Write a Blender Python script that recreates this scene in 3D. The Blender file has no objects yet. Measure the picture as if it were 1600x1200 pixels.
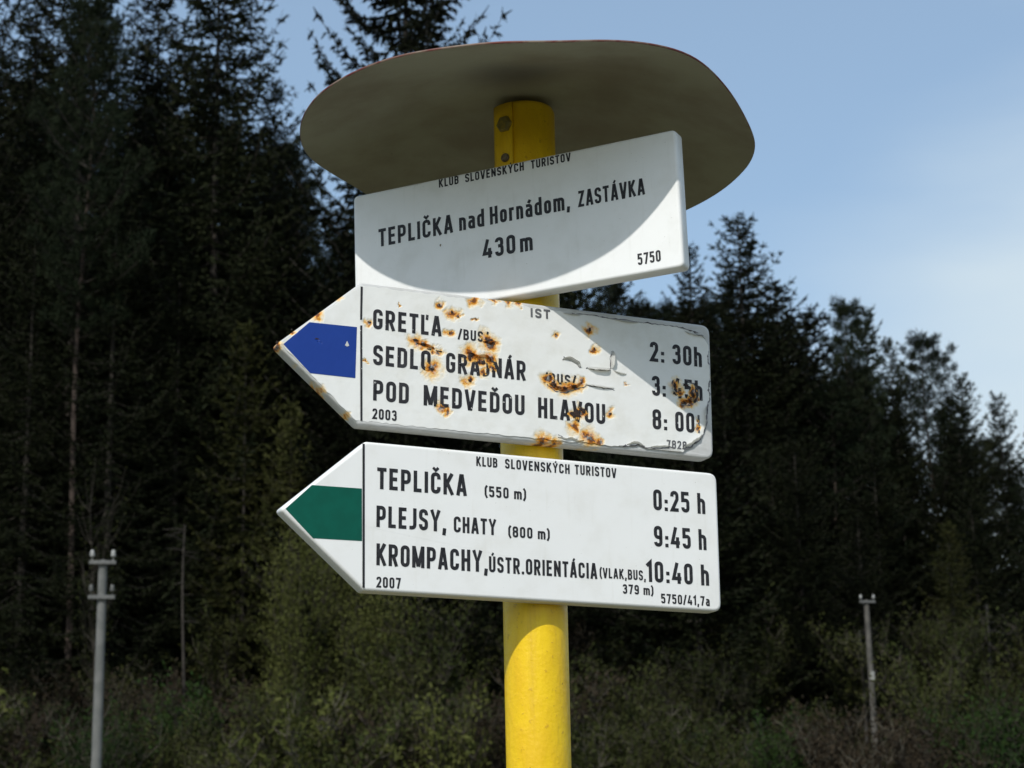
import bpy, bmesh, math, random
import numpy as np
from mathutils import Vector, Matrix, noise as mnoise

sc = bpy.context.scene
COL = sc.collection
random.seed(7)
rng = np.random.default_rng(7)

# ------------------------------------------------------------------ camera
F_PX, PITCH, ROLL, CAM_H = 3061.1, 0.2528, -0.01997, 1.6
cam = bpy.data.cameras.new('camera')
cam.sensor_width = 36.0
cam.lens = F_PX / 1600.0 * 36.0
cam.clip_start, cam.clip_end = 0.05, 3000
cam.dof.use_dof = True
cam.dof.focus_distance = 1.97
cam.dof.aperture_fstop = 20
camo = bpy.data.objects.new('camera', cam)
COL.objects.link(camo)
cp, sp_ = math.cos(PITCH), math.sin(PITCH)
right, fwd, up = Vector((1, 0, 0)), Vector((0, cp, sp_)), Vector((0, -sp_, cp))
cR = right * math.cos(ROLL) + up * math.sin(ROLL)
cU = -right * math.sin(ROLL) + up * math.cos(ROLL)
m = Matrix((cR, cU, -fwd)).transposed().to_4x4()
m.translation = Vector((0, 0, CAM_H))
camo.matrix_world = m
sc.camera = camo

# ------------------------------------------------------------------ sky and sun
SUN_AZ, SUN_EL = -0.3703, 0.7184          # azimuth measured from -Y towards +X
sun_dir = Vector((math.sin(SUN_AZ) * math.cos(SUN_EL), -math.cos(SUN_AZ) * math.cos(SUN_EL), math.sin(SUN_EL)))
w = bpy.data.worlds.new('World')
sc.world = w
w.use_nodes = True
nt = w.node_tree
nt.nodes.clear()
N = nt.nodes.new
L = nt.links.new
out = N('ShaderNodeOutputWorld')
bg = N('ShaderNodeBackground')
sky = N('ShaderNodeTexSky')
sky.sky_type = 'NISHITA'
sky.sun_disc = False
sky.sun_elevation = SUN_EL
sky.sun_rotation = math.atan2(sun_dir.x, sun_dir.y)
sky.air_density = 1.0
sky.dust_density = 1.2
sky.ozone_density = 1.5
SKY_STRENGTH = 0.15
bg.inputs['Strength'].default_value = SKY_STRENGTH
tc = N('ShaderNodeTexCoord')
mp = N('ShaderNodeMapping')
mp.inputs['Scale'].default_value = (1.2, 1.2, 4.0)
mp.inputs['Location'].default_value = (0.35, 0.0, 0.1)
L(tc.outputs['Generated'], mp.inputs['Vector'])
nz = N('ShaderNodeTexNoise')
nz.inputs['Scale'].default_value = 2.2
nz.inputs['Detail'].default_value = 5
nz.inputs['Roughness'].default_value = 0.45
L(mp.outputs['Vector'], nz.inputs['Vector'])
sx = N('ShaderNodeSeparateXYZ')
L(tc.outputs['Generated'], sx.inputs['Vector'])
hz = N('ShaderNodeMapRange')              # thin cloud gathers low over the horizon
hz.inputs['From Min'].default_value = 0.16
hz.inputs['From Max'].default_value = 0.355
hz.inputs['To Min'].default_value = 0.62
hz.inputs['To Max'].default_value = 0.0
L(sx.outputs['Z'], hz.inputs['Value'])
ad = N('ShaderNodeMath')
ad.operation = 'ADD'
L(nz.outputs['Fac'], ad.inputs[0])
L(hz.outputs['Result'], ad.inputs[1])
side = N('ShaderNodeMapRange')            # the cloud bank lies to the right
side.interpolation_type = 'SMOOTHSTEP'
side.inputs['From Min'].default_value = 0.02
side.inputs['From Max'].default_value = 0.32
side.inputs['To Min'].default_value = 0.55
side.inputs['To Max'].default_value = 1.0
L(sx.outputs['X'], side.inputs['Value'])
mu = N('ShaderNodeMath')
mu.operation = 'MULTIPLY'
L(ad.outputs[0], mu.inputs[0])
L(side.outputs['Result'], mu.inputs[1])
cr = N('ShaderNodeMapRange')
cr.interpolation_type = 'SMOOTHSTEP'
cr.inputs['From Min'].default_value = 0.42
cr.inputs['From Max'].default_value = 1.0
cr.inputs['To Max'].default_value = 0.95
L(mu.outputs[0], cr.inputs['Value'])
gam = N('ShaderNodeMix')                  # cooler, slightly violet blue of the camera's sky
gam.data_type = 'RGBA'
gam.blend_type = 'MULTIPLY'
gam.inputs['Factor'].default_value = 1.0
gam.inputs['B'].default_value = (0.90, 0.95, 0.92, 1)
L(sky.outputs['Color'], gam.inputs['A'])
mx = N('ShaderNodeMix')
mx.data_type = 'RGBA'
L(cr.outputs['Result'], mx.inputs['Factor'])
veil = N('ShaderNodeMix')                 # thin high haze over the whole sky
veil.data_type = 'RGBA'
veil.inputs['Factor'].default_value = 0.36
veil.inputs['B'].default_value = (3.1, 4.15, 5.4, 1)
L(gam.outputs['Result'], veil.inputs['A'])
L(veil.outputs['Result'], mx.inputs['A'])
mx.inputs['B'].default_value = (4.3, 5.0, 5.4, 1)
L(mx.outputs['Result'], bg.inputs['Color'])
L(bg.outputs['Background'], out.inputs['Surface'])

sl = bpy.data.lights.new('sun', 'SUN')
sl.energy = 2.95
sl.angle = math.radians(0.6)
sl.color = (1.0, 0.975, 0.93)
slo = bpy.data.objects.new('sun', sl)
COL.objects.link(slo)
slo.rotation_euler = (-sun_dir).to_track_quat('-Z', 'Y').to_euler()

vs = sc.view_settings
sc.display_settings.display_device = 'sRGB'
vs.view_transform = 'Standard'
vs.look = 'None'
vs.gamma = 1
vs.use_curve_mapping = False
vs.exposure = 0.07

# ------------------------------------------------------------------ helpers
def at(px, py, dist):
    """the point dist metres down the Y axis that the photograph shows at a pixel"""
    v = cR * ((px - 800) / F_PX) - cU * ((py - 600) / F_PX) + fwd
    return Vector((0, 0, CAM_H)) + v * (dist / v.y)

def tag(o, label=None, cat=None, group=None, kind=None):
    for k, v in (('label', label), ('category', cat), ('group', group), ('kind', kind)):
        if v: o[k] = v
    return o

def empty(name, loc=(0, 0, 0), rz=0, label=None, cat=None, group=None):
    o = bpy.data.objects.new(name, None)
    COL.objects.link(o)
    o.empty_display_size = 0.1
    o.location = loc
    o.rotation_euler = (0, 0, rz)
    return tag(o, label, cat, group)

def link_mesh(name, me, mats, parent=None):
    o = bpy.data.objects.new(name, me)
    COL.objects.link(o)
    if not isinstance(mats, (list, tuple)): mats = [mats]
    if not me.materials:
        for mm in mats: me.materials.append(mm)
    if parent: o.parent = parent
    return o

def bm_obj(name, bm, mats, parent=None, smooth=False):
    me = bpy.data.meshes.new(name)
    bm.normal_update()
    bm.to_mesh(me)
    bm.free()
    if smooth: me.polygons.foreach_set('use_smooth', [True] * len(me.polygons))
    return link_mesh(name, me, mats, parent)

def np_mesh(name, verts, faces, mat_idx=None, smooth=False):
    """faces: list of (n,k) int arrays"""
    me = bpy.data.meshes.new(name)
    verts = np.asarray(verts, dtype=np.float32)
    me.vertices.add(len(verts))
    me.vertices.foreach_set('co', verts.ravel())
    loops = np.concatenate([f.ravel() for f in faces])
    tot = np.concatenate([np.full(len(f), f.shape[1]) for f in faces])
    st = np.concatenate([[0], np.cumsum(tot)[:-1]])
    me.loops.add(len(loops))
    me.loops.foreach_set('vertex_index', loops.astype(np.int32))
    me.polygons.add(len(tot))
    me.polygons.foreach_set('loop_start', st.astype(np.int32))
    if mat_idx is not None: me.polygons.foreach_set('material_index', mat_idx.astype(np.int32))
    me.update(calc_edges=True)
    if smooth: me.polygons.foreach_set('use_smooth', np.ones(len(tot), dtype=bool))
    return me

class Soup:
    """collects tubes and leaf quads"""
    def __init__(s): s.v = []; s.q = []; s.mi = []; s.n = 0
    def quads(s, p, d, wv, mi=1, taper=0.35):
        """p base, d length vector, wv half-width vector (n,3 each)"""
        n = len(p)
        V = np.empty((n, 4, 3))
        V[:, 0] = p - wv; V[:, 1] = p + wv; V[:, 2] = p + d + wv * taper; V[:, 3] = p + d - wv * taper
        s.v.append(V.reshape(-1, 3))
        s.q.append(np.arange(n * 4).reshape(n, 4) + s.n)
        s.mi.append(np.full(n, mi)); s.n += n * 4
    def tube(s, pts, rad, seg=5, mi=0):
        pts = np.asarray(pts, float); k = len(pts)
        t = np.gradient(pts, axis=0)
        t /= np.linalg.norm(t, axis=1)[:, None] + 1e-9
        ref = np.array([0.31, 0.95, 0.05]) if abs(t[0][2]) > .7 else np.array([0, 0, 1.0])
        a = np.cross(t, ref); a /= np.linalg.norm(a, axis=1)[:, None] + 1e-9
        b = np.cross(t, a)
        an = np.linspace(0, 2 * np.pi, seg, endpoint=False)
        rad = np.broadcast_to(np.asarray(rad, float), (k,))
        ring = pts[:, None] + (a[:, None] * np.cos(an)[None, :, None] + b[:, None] * np.sin(an)[None, :, None]) * rad[:, None, None]
        s.v.append(ring.reshape(-1, 3))
        i = np.arange(k - 1)[:, None] * seg; j = np.arange(seg)[None]
        j2 = (j + 1) % seg
        f = np.stack([i + j, i + j2, i + seg + j2, i + seg + j], -1).reshape(-1, 4) + s.n
        s.q.append(f); s.mi.append(np.full(len(f), mi)); s.n += k * seg
    def mesh(s, name, smooth=False):
        return np_mesh(name, np.concatenate(s.v), [np.concatenate(s.q)], np.concatenate(s.mi), smooth)

# ------------------------------------------------------------------ materials
class NT:
    def __init__(s, tree): s.t = tree
    def n(s, typ, **kw):
        nd = s.t.nodes.new(typ)
        for k, v in kw.items():
            if hasattr(nd, k) and not k[0].isupper(): setattr(nd, k, v)
            else: nd.inputs[k.replace('_', ' ')].default_value = v
        return nd
    def l(s, a, b): s.t.links.new(a, b)
    def math(s, op, a, b=None, clamp=False):
        nd = s.t.nodes.new('ShaderNodeMath'); nd.operation = op; nd.use_clamp = clamp
        for i, x in enumerate((a, b)):
            if x is None: continue
            if isinstance(x, (int, float)): nd.inputs[i].default_value = x
            else: s.l(x, nd.inputs[i])
        return nd.outputs[0]
    def noise(s, vec, scale, detail=4, rough=.5, dist=0):
        nd = s.n('ShaderNodeTexNoise')
        nd.inputs['Scale'].default_value = scale; nd.inputs['Detail'].default_value = detail
        nd.inputs['Roughness'].default_value = rough; nd.inputs['Distortion'].default_value = dist
        if vec is not None: s.l(vec, nd.inputs['Vector'])
        return nd
    def ramp(s, val, a, b, c0, c1):
        """c0..c1 as val goes a..b (colours)"""
        r = s.range(val, a, b)
        return s.mix(r, c0, c1)
    def range(s, val, a, b, lo=0.0, hi=1.0, smooth=True):
        nd = s.n('ShaderNodeMapRange')
        if smooth: nd.interpolation_type = 'SMOOTHSTEP'
        s.l(val, nd.inputs['Value'])
        for k, x in (('From Min', a), ('From Max', b), ('To Min', lo), ('To Max', hi)): nd.inputs[k].default_value = x
        return nd.outputs['Result']
    def mix(s, fac, a, b, mode='MIX'):
        nd = s.n('ShaderNodeMix'); nd.data_type = 'RGBA'; nd.blend_type = mode
        for x, k in ((fac, 'Factor'), (a, 'A'), (b, 'B')):
            if isinstance(x, (int, float)): nd.inputs[k].default_value = x
            elif isinstance(x, tuple): nd.inputs[k].default_value = (*x, 1) if len(x) == 3 else x
            else: s.l(x, nd.inputs[k])
        return nd.outputs['Result']

def new_mat(name, color=(.5, .5, .5), rough=.6, metal=0.0, spec=.5):
    mt = bpy.data.materials.new(name); mt.use_nodes = True
    t = NT(mt.node_tree); b = mt.node_tree.nodes['Principled BSDF']
    b.inputs['Base Color'].default_value = (*color, 1)
    b.inputs['Roughness'].default_value = rough
    b.inputs['Metallic'].default_value = metal
    b.inputs['Specular IOR Level'].default_value = spec
    return mt, t, b

def bump(t, b, h, strength=.3, dist=.01):
    nd = t.n('ShaderNodeBump'); nd.inputs['Strength'].default_value = strength; nd.inputs['Distance'].default_value = dist
    t.l(h, nd.inputs['Height']); t.l(nd.outputs['Normal'], b.inputs['Normal'])

def noisy_mat(name, c0, c1, scale, rough=.6, detail=5, coords='Object', bs=0, bscale=None, spec=.5, metal=0, objrand=0):
    mt, t, b = new_mat(name, c0, rough, metal, spec)
    tcn = t.n('ShaderNodeTexCoord'); v = tcn.outputs[coords]
    nn = t.noise(v, scale, detail)
    c = t.ramp(nn.outputs['Fac'], .35, .65, c0, c1)
    if objrand:
        oi = t.n('ShaderNodeObjectInfo')
        k = t.range(oi.outputs['Random'], 0, 1, 1 - objrand, 1 + objrand, smooth=False)
        cc = t.n('ShaderNodeCombineXYZ')
        for s in 'XYZ': t.l(k, cc.inputs[s])
        c = t.mix(1.0, c, cc.outputs['Vector'], 'MULTIPLY')
    t.l(c, b.inputs['Base Color'])
    if bs:
        n2 = t.noise(v, bscale or scale * 3, 4)
        bump(t, b, n2.outputs['Fac'], bs, .01)
    return mt

# white sign enamel: faint dust, dirt gathering along low edges of its own accord
def enamel(name, base, dirt, amount):
    mt, t, b = new_mat(name, base, .42, 0, .35)
    tcn = t.n('ShaderNodeTexCoord'); v = tcn.outputs['Object']
    a = t.noise(v, 22, 6, .6).outputs['Fac']
    c = t.mix(t.range(a, .45, .75, 0, amount), base, dirt)
    mpn = t.n('ShaderNodeMapping'); mpn.inputs['Scale'].default_value = (160, 18, 20); t.l(v, mpn.inputs['Vector'])
    st = t.noise(mpn.outputs['Vector'], 1.0, 3).outputs['Fac']
    c = t.mix(t.range(st, .55, .8, 0, amount * .6), c, dirt)
    sp = t.noise(v, 420, 2, .5).outputs['Fac']
    c = t.mix(t.range(sp, .73, .78, 0, .55), c, (.18, .15, .11))
    t.l(c, b.inputs['Base Color'])
    t.l(t.range(a, .3, .7, .36, .52), b.inputs['Roughness'])
    bump(t, b, t.noise(v, 9, 3).outputs['Fac'], .12, .01)
    return mt
M_WHITE = enamel('white_enamel', (.83, .825, .80), (.58, .55, .47), .22)
M_WHITE_TOP = enamel('white_enamel_station_board', (.83, .83, .81), (.56, .55, .49), .25)
M_INK = noisy_mat('black_print', (.012, .012, .014), (.028, .027, .03), 300, .5, spec=.3)
M_GREEN = noisy_mat('green_print', (.0, .080, .052), (.0, .092, .060), 60, .5, spec=.2)

# rust, shared by the worn board's film, print and plate (board coordinates in metres)
SPOTS = [(.0844, .0603, .0045), (.0989, .0534, .0075), (.1065, .0500, .004), (.1238, .0501, .0022), (.0958, .0313, .0045),
 (.1370, .0300, .0085), (.1430, .0240, .0075), (.0589, .0187, .0080), (.0680, .0150, .0060), (.0772, -.0092, .0095), (.0081, .0328, .0045), (.0850, .0097, .0050),
 (.0780, .0110, .0045), (.1199, .0107, .0095), (.1290, .0060, .0070), (.1185, -.0172, .0062), (.1425, .0070, .0085), (.1450, -.0020, .0050), (.1340, -.0060, .0050), (.1245, .0690, .0060),
 (-.0885, -.0007, .0062), (-.0730, .0154, .0035), (-.0470, .0345, .0055), (-.0690, -.0252, .0045), (-.0410, -.0454, .0055), (-.0500, -.0380, .0035),
 (-.0245, .0574, .0035), (-.0130, -.0660, .0040), (.0871, -.0478, .0050), (.0930, -.0500, .0045), (.2163, .0435, .0045), (.2558, .0520, .0055), (.2607, .0326, .0050),
 (.2060, -.0060, .0065), (.2150, -.0120, .0070), (.2260, -.0135, .0080), (.2370, -.0110, .0075), (.2460, -.0060, .0060), (.2340, -.0395, .0050), (.2422, -.0400, .0078), (.2480, -.0380, .0045),
 (.2791, -.0375, .0048), (.2371, -.0548, .0075), (.2536, -.0641, .0095), (.2630, -.0680, .0050), (.3575, .0040, .0058), (.3600, -.0040, .0050), (.3790, -.0030, .0060), (.3740, -.0135, .0062), (.3671, -.0165, .0052), (.3860, -.0090, .0030),
 (.2008, -.0736, .0085), (.2150, -.0745, .0060), (.3822, -.0330, .0032), (.3824, -.0430, .0036), (.1619, .0735, .0055), (.1450, .0735, .0045), (.1750, .0720, .0040), (.0075, -.0090, .0018),
 (.4040, .0160, .0028), (.0440, .0560, .0016), (.2980, -.0030, .0016), (-.0446, .0079, .0022)]
rg = bpy.data.node_groups.new('rust_mask', 'ShaderNodeTree')
rg.interface.new_socket('Fac', in_out='OUTPUT', socket_type='NodeSocketFloat')
rg.interface.new_socket('Color', in_out='OUTPUT', socket_type='NodeSocketColor')
t = NT(rg)
tcn = t.n('ShaderNodeTexCoord')
dn = t.noise(tcn.outputs['Object'], 80, 3, .55)
sub = t.n('ShaderNodeVectorMath', operation='SUBTRACT'); t.l(dn.outputs['Color'], sub.inputs[0]); sub.inputs[1].default_value = (.5, .5, .5)
scl = t.n('ShaderNodeVectorMath', operation='SCALE'); t.l(sub.outputs[0], scl.inputs[0]); scl.inputs['Scale'].default_value = .020
add = t.n('ShaderNodeVectorMath', operation='ADD'); t.l(tcn.outputs['Object'], add.inputs[0]); t.l(scl.outputs[0], add.inputs[1])
flat = t.n('ShaderNodeVectorMath', operation='MULTIPLY'); t.l(add.outputs[0], flat.inputs[0]); flat.inputs[1].default_value = (1, 1, 0)
cur = None
for (x, y, r) in SPOTS:
    r *= 1.2
    dd = t.n('ShaderNodeVectorMath', operation='DISTANCE'); t.l(flat.outputs[0], dd.inputs[0]); dd.inputs[1].default_value = (x, y, 0)
    v = t.math('DIVIDE', dd.outputs['Value'], r)
    cur = v if cur is None else t.math('MINIMUM', cur, v)
fine = t.noise(tcn.outputs['Object'], 420, 5, .65).outputs['Fac']
val = t.math('ADD', cur, t.math('MULTIPLY', t.math('SUBTRACT', fine, .5), .85))
soft = t.math('ADD', cur, t.math('MULTIPLY', t.math('SUBTRACT', fine, .5), .25))
big = t.noise(tcn.outputs['Object'], 190, 4, .6).outputs['Fac']
core = t.mix(t.range(big, .42, .58), (.022, .014, .010), (.20, .065, .012))
c = t.mix(t.range(val, .30, .42), core, (.62, .22, .012))
c = t.mix(t.range(val, .46, .74), c, (.86, .50, .11))
c = t.mix(t.range(soft, .62, 1.25), c, (.86, .70, .38))
go = t.n('NodeGroupOutput')
patch = t.range(big, .30, .55, .6, 1.0)
t.l(t.math('MULTIPLY', t.range(soft, .5, 1.45, 1, 0), patch), go.inputs['Fac'])
t.l(c, go.inputs['Color'])

def rusty(name, base, dirt, amount, rough=.5, shrink=None, chips=True):
    mt, t, b = new_mat(name, base, rough, 0, .3)
    g = t.n('ShaderNodeGroup'); g.node_tree = rg
    v = t.n('ShaderNodeTexCoord').outputs['Object']
    a = t.noise(v, 30, 6, .65).outputs['Fac']
    c = t.mix(t.range(a, .42, .75, 0, amount), base, dirt)
    fac = g.outputs['Fac']
    if shrink:
        fac = t.range(fac, shrink[0], shrink[1])
        if chips: c = t.mix(t.range(t.noise(v, 210, 4, .6).outputs['Fac'], .665, .70, 0, .85), c, (.66, .65, .62))
    c = t.mix(fac, c, g.outputs['Color'])
    t.l(c, b.inputs['Base Color'])
    h = t.math('SUBTRACT', t.math('MULTIPLY', t.noise(v, 55, 4).outputs['Fac'], .35), t.math('MULTIPLY', g.outputs['Fac'], .5))
    bump(t, b, h, .5, .004)
    return mt
M_FILM = rusty('worn_white_film', (.82, .815, .78), (.62, .59, .50), .35, .4)
M_PLATE = rusty('bared_grey_plate', (.60, .60, .585), (.42, .40, .36), .5, .55)
M_INK_R = rusty('worn_black_print', (.020, .019, .022), (.05, .048, .05), .6, .55, (.78, .95))
M_BLUE = rusty('worn_blue_print', (.008, .040, .25), (.012, .05, .28), .4, .4, (.8, .97), False)

def yellow_paint():
    mt, t, b = new_mat('yellow_paint', (.8, .52, .01), .38, 0, .4)
    v = t.n('ShaderNodeTexCoord').outputs['Object']
    mpn = t.n('ShaderNodeMapping'); mpn.inputs['Scale'].default_value = (1, 1, .35); t.l(v, mpn.inputs['Vector'])
    a = t.noise(mpn.outputs['Vector'], 45, 6, .6).outputs['Fac']
    c = t.ramp(a, .3, .7, (.86, .575, .005), (.76, .47, .007))
    s2 = t.noise(v, 160, 4, .6).outputs['Fac']
    c = t.mix(t.range(s2, .62, .70, 0, .55), c, (.48, .25, .02))
    m2 = t.n('ShaderNodeMapping'); m2.inputs['Scale'].default_value = (70, 70, 2.2); t.l(v, m2.inputs['Vector'])
    st = t.noise(m2.outputs['Vector'], 1.0, 4, .6).outputs['Fac']
    c = t.mix(t.range(st, .56, .72, 0, .45), c, (.60, .36, .012))
    ch = t.noise(v, 75, 5, .7).outputs['Fac']
    c = t.mix(t.range(ch, .70, .715, 0, .9), c, (.10, .045, .015))
    t.l(c, b.inputs['Base Color'])
    bump(t, b, t.math('ADD', a, t.math('MULTIPLY', s2, .4)), .40, .004)
    return mt
M_YELLOW = yellow_paint()
def roof_mats():
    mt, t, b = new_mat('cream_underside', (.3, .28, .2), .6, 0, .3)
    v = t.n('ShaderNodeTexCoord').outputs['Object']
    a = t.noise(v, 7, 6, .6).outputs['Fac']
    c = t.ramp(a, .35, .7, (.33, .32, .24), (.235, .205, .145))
    s2 = t.noise(v, 60, 4, .6, 1.5).outputs['Fac']
    c = t.mix(t.range(s2, .66, .76, 0, .35), c, (.15, .11, .07))
    # soft-edged dark patch on the plate, in front of the post top
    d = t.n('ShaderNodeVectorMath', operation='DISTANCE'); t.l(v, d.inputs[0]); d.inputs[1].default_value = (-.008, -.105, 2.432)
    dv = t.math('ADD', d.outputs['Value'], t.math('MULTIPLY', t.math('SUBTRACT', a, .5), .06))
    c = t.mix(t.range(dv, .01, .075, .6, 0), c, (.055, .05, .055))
    t.l(c, b.inputs['Base Color'])
    bump(t, b, t.noise(v, 12, 3).outputs['Fac'], .15, .01)
    m2, t, b = new_mat('red_roof_paint', (.3, .05, .03), .5, 0, .4)
    v = t.n('ShaderNodeTexCoord').outputs['Object']
    a = t.noise(v, 30, 5, .65).outputs['Fac']
    t.l(t.ramp(a, .4, .62, (.13, .028, .022), (.20, .15, .11)), b.inputs['Base Color'])
    return mt, m2
M_CREAM, M_RED = roof_mats()
M_STEEL = noisy_mat('galvanised_steel', (.30, .30, .30), (.42, .42, .41), 80, .5, metal=.7)
M_BOLT = noisy_mat('rusty_bolt', (.10, .07, .04), (.2, .16, .10), 300, .6, metal=.4)
M_BOARDBACK = noisy_mat('grey_board_back', (.45, .45, .44), (.36, .35, .33), 40, .5)

# ------------------------------------------------------------------ ground
def ground_h(x, y):
    x = np.asarray(x, float); y = np.asarray(y, float)
    e = np.clip(y - 38, 0, None)
    h = np.where(e < 16, .5 * e, np.where(e < 34, 8 + .34 * (e - 16), 14.1 + .02 * (e - 34)))
    k = 1 - .22 * (1 / (1 + np.exp(-(x - 13) / 4.0)))
    h = h * k
    s = np.clip((y - 36) / 6, 0, 1)
    h = h + s * (.30 * np.sin(x * .55 + y * .3) + .22 * np.sin(x * 1.3 - y * .8 + 1) + .10 * np.sin(x * 3.1 + y * 2.3))
    return h
xs = np.unique(np.concatenate([np.linspace(-900, -40, 30), np.linspace(-40, 40, 161), np.linspace(40, 900, 30)]))
ys = np.unique(np.concatenate([np.linspace(-900, -6, 30), np.linspace(-6, 36, 43), np.linspace(36, 80, 100), np.linspace(80, 1500, 40)]))
XX, YY = np.meshgrid(xs, ys)
ZZ = ground_h(XX, YY)
V = np.stack([XX, YY, ZZ], -1).reshape(-1, 3)
ny, nx = XX.shape
i = np.arange(ny - 1)[:, None] * nx + np.arange(nx - 1)[None]
Fq = np.stack([i, i + 1, i + nx + 1, i + nx], -1).reshape(-1, 4)
gme = np_mesh('ground', V, [Fq], smooth=True)
def ground_mat():
    mt, t, b = new_mat('ground_soil_and_grass', (.1, .1, .06), .95, 0, .1)
    v = t.n('ShaderNodeTexCoord').outputs['Object']
    a = t.noise(v, .35, 6, .6).outputs['Fac']
    f = t.noise(v, 9, 6, .7).outputs['Fac']
    near = t.ramp(a, .42, .6, (.19, .17, .12), (.12, .13, .055))
    near = t.mix(t.range(f, .4, .7), near, (.15, .135, .10))
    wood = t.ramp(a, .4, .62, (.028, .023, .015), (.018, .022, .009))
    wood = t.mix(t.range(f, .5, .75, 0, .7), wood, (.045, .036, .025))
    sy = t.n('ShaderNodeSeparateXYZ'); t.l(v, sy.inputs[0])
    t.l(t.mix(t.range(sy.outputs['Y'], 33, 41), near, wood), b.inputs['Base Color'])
    bump(t, b, f, .8, .08)
    return mt
g = link_mesh('ground', gme, ground_mat())
tag(g, 'brown wooded bank rising beyond flat open ground', None, kind='structure')

# ------------------------------------------------------------------ lettering: a narrow stroke alphabet
SW = .170                                  # stroke width for a capital of height 1
def G(w, *strokes): return (w, strokes)
# every stroke: list of (x, y, r): r > 0 rounds the corner; coordinates are centre lines; h = SW/2
h_ = SW / 2
T_, B_ = 1 - h_, h_
W0 = .47
l_, r_ = h_, W0 - h_
R = .155
def O(l, r, b, t, rr=R):                   # closed rounded loop
    mid = (b + t) / 2
    return [(l, mid, 0), (l, t, rr), (r, t, rr), (r, b, rr), (l, b, rr), (l, mid, 0)]
GL = {}
GL['A'] = G(.50, [(.07, 0, 0), (.22, T_ + .02, 0), (.28, T_ + .02, 0), (.43, 0, 0)], [(.13, .27, 0), (.37, .27, 0)])
GL['B'] = G(W0, [(l_, .5, 0), (l_, T_, 0), (r_ - .01, T_, R), (r_ - .01, .52, R), (l_, .52, 0)], [(l_, .52, 0), (r_, .52, R), (r_, B_, R), (l_, B_, 0), (l_, .6, 0)])
GL['C'] = G(W0, [(r_, .68, 0), (r_, T_, R), (l_, T_, R), (l_, B_, R), (r_, B_, R), (r_, .32, 0)])
GL['D'] = G(W0, [(l_, .5, 0), (l_, T_, 0), (r_, T_, R), (r_, B_, R), (l_, B_, 0), (l_, .5, 0)])
GL['E'] = G(.42, [(.40, T_, 0), (l_, T_, 0), (l_, B_, 0), (.40, B_, 0)], [(l_, .51, 0), (.37, .51, 0)])
GL['G'] = G(W0, [(r_, .70, 0), (r_, T_, R), (l_, T_, R), (l_, B_, R), (r_, B_, R), (r_, .46, 0), (.23, .46, 0)])
GL['H'] = G(W0, [(l_, 0, 0), (l_, 1, 0)], [(r_, 0, 0), (r_, 1, 0)], [(l_, .51, 0), (r_, .51, 0)])
GL['I'] = G(SW, [(h_, 0, 0), (h_, 1, 0)])
GL['J'] = G(.36, [(.36 - h_, 1, 0), (.36 - h_, B_, R), (0.0, B_, 0)])
GL['K'] = G(.50, [(l_, 0, 0), (l_, 1, 0)], [(l_, .36, 0), (.42, 1, 0)], [(.20, .52, 0), (.44, 0, 0)])
GL['L'] = G(.39, [(l_, 1, 0), (l_, B_, 0), (.38, B_, 0)])
GL['M'] = G(.64, [(l_, 0, 0), (l_, 1, 0)], [(.64 - l_, 0, 0), (.64 - l_, 1, 0)], [(.09, .98, 0), (.315, .06, 0)], [(.55, .98, 0), (.325, .06, 0)])
GL['N'] = G(.50, [(l_, 0, 0), (l_, 1, 0)], [(.50 - l_, 0, 0), (.50 - l_, 1, 0)], [(.085, .97, 0), (.415, .03, 0)])
GL['O'] = G(W0, O(l_, r_, B_, T_))
GL['P'] = G(W0, [(l_, 0, 0), (l_, T_, 0), (r_, T_, R), (r_, .42, R), (l_, .42, 0)])
GL['R'] = G(W0 + .02, [(l_, 0, 0), (l_, T_, 0), (r_, T_, R), (r_, .46, R), (l_, .46, 0)], [(.24, .46, 0), (.41, 0, 0)])
GL['S'] = G(.46, [(.46 - h_, .72, 0), (.46 - h_, T_, R), (h_, T_, R), (h_, .58, .10), (.46 - h_, .42, .10), (.46 - h_, B_, R), (h_, B_, R), (h_, .28, 0)])
GL['T'] = G(.44, [(0, T_, 0), (.44, T_, 0)], [(.22, 0, 0), (.22, T_, 0)])
GL['U'] = G(W0, [(l_, 1, 0), (l_, B_, R), (r_, B_, R), (r_, 1, 0)])
GL['V'] = G(.50, [(.065, 1, 0), (.22, .06, 0), (.28, .06, 0), (.435, 1, 0)])
GL['Y'] = G(.50, [(.06, 1, 0), (.25, .45, 0), (.44, 1, 0)], [(.25, 0, 0), (.25, .46, 0)])
GL['Z'] = G(.44, [(.03, T_, 0), (.36, T_, 0), (.08, B_, 0), (.42, B_, 0)])
GL['0'] = G(.45, O(h_, .45 - h_, B_, T_))
GL['1'] = G(.26, [(.0, .76, 0), (.18, .93, 0), (.18, 0, 0)])
GL['2'] = G(.44, [(h_, .72, 0), (h_, T_, R), (.44 - h_, T_, R), (.44 - h_, .60, .08), (.09, B_, 0), (.43, B_, 0)])
GL['3'] = G(.44, [(h_, .76, 0), (h_, T_, R), (.43 - h_, T_, R), (.43 - h_, .54, .12), (.16, .54, 0)], [(.16, .54, 0), (.44 - h_, .54, .12), (.44 - h_, B_, R), (h_, B_, R), (h_, .25, 0)])
GL['4'] = G(.48, [(.26, 1, 0), (.07, .25, 0), (.47, .25, 0)], [(.345, .0, 0), (.345, .52, 0)])
GL['5'] = G(.44, [(.41, T_, 0), (h_, T_, 0), (h_, .58, 0), (.44 - h_, .60, .13), (.44 - h_, B_, R), (h_, B_, R), (h_, .24, 0)])
GL['7'] = G(.43, [(0, T_, 0), (.35, T_, 0), (.17, 0, 0)])
GL['8'] = G(.46, O(.085, .375, .54, T_, .13), O(h_, .46 - h_, B_, .54, .14))
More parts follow.
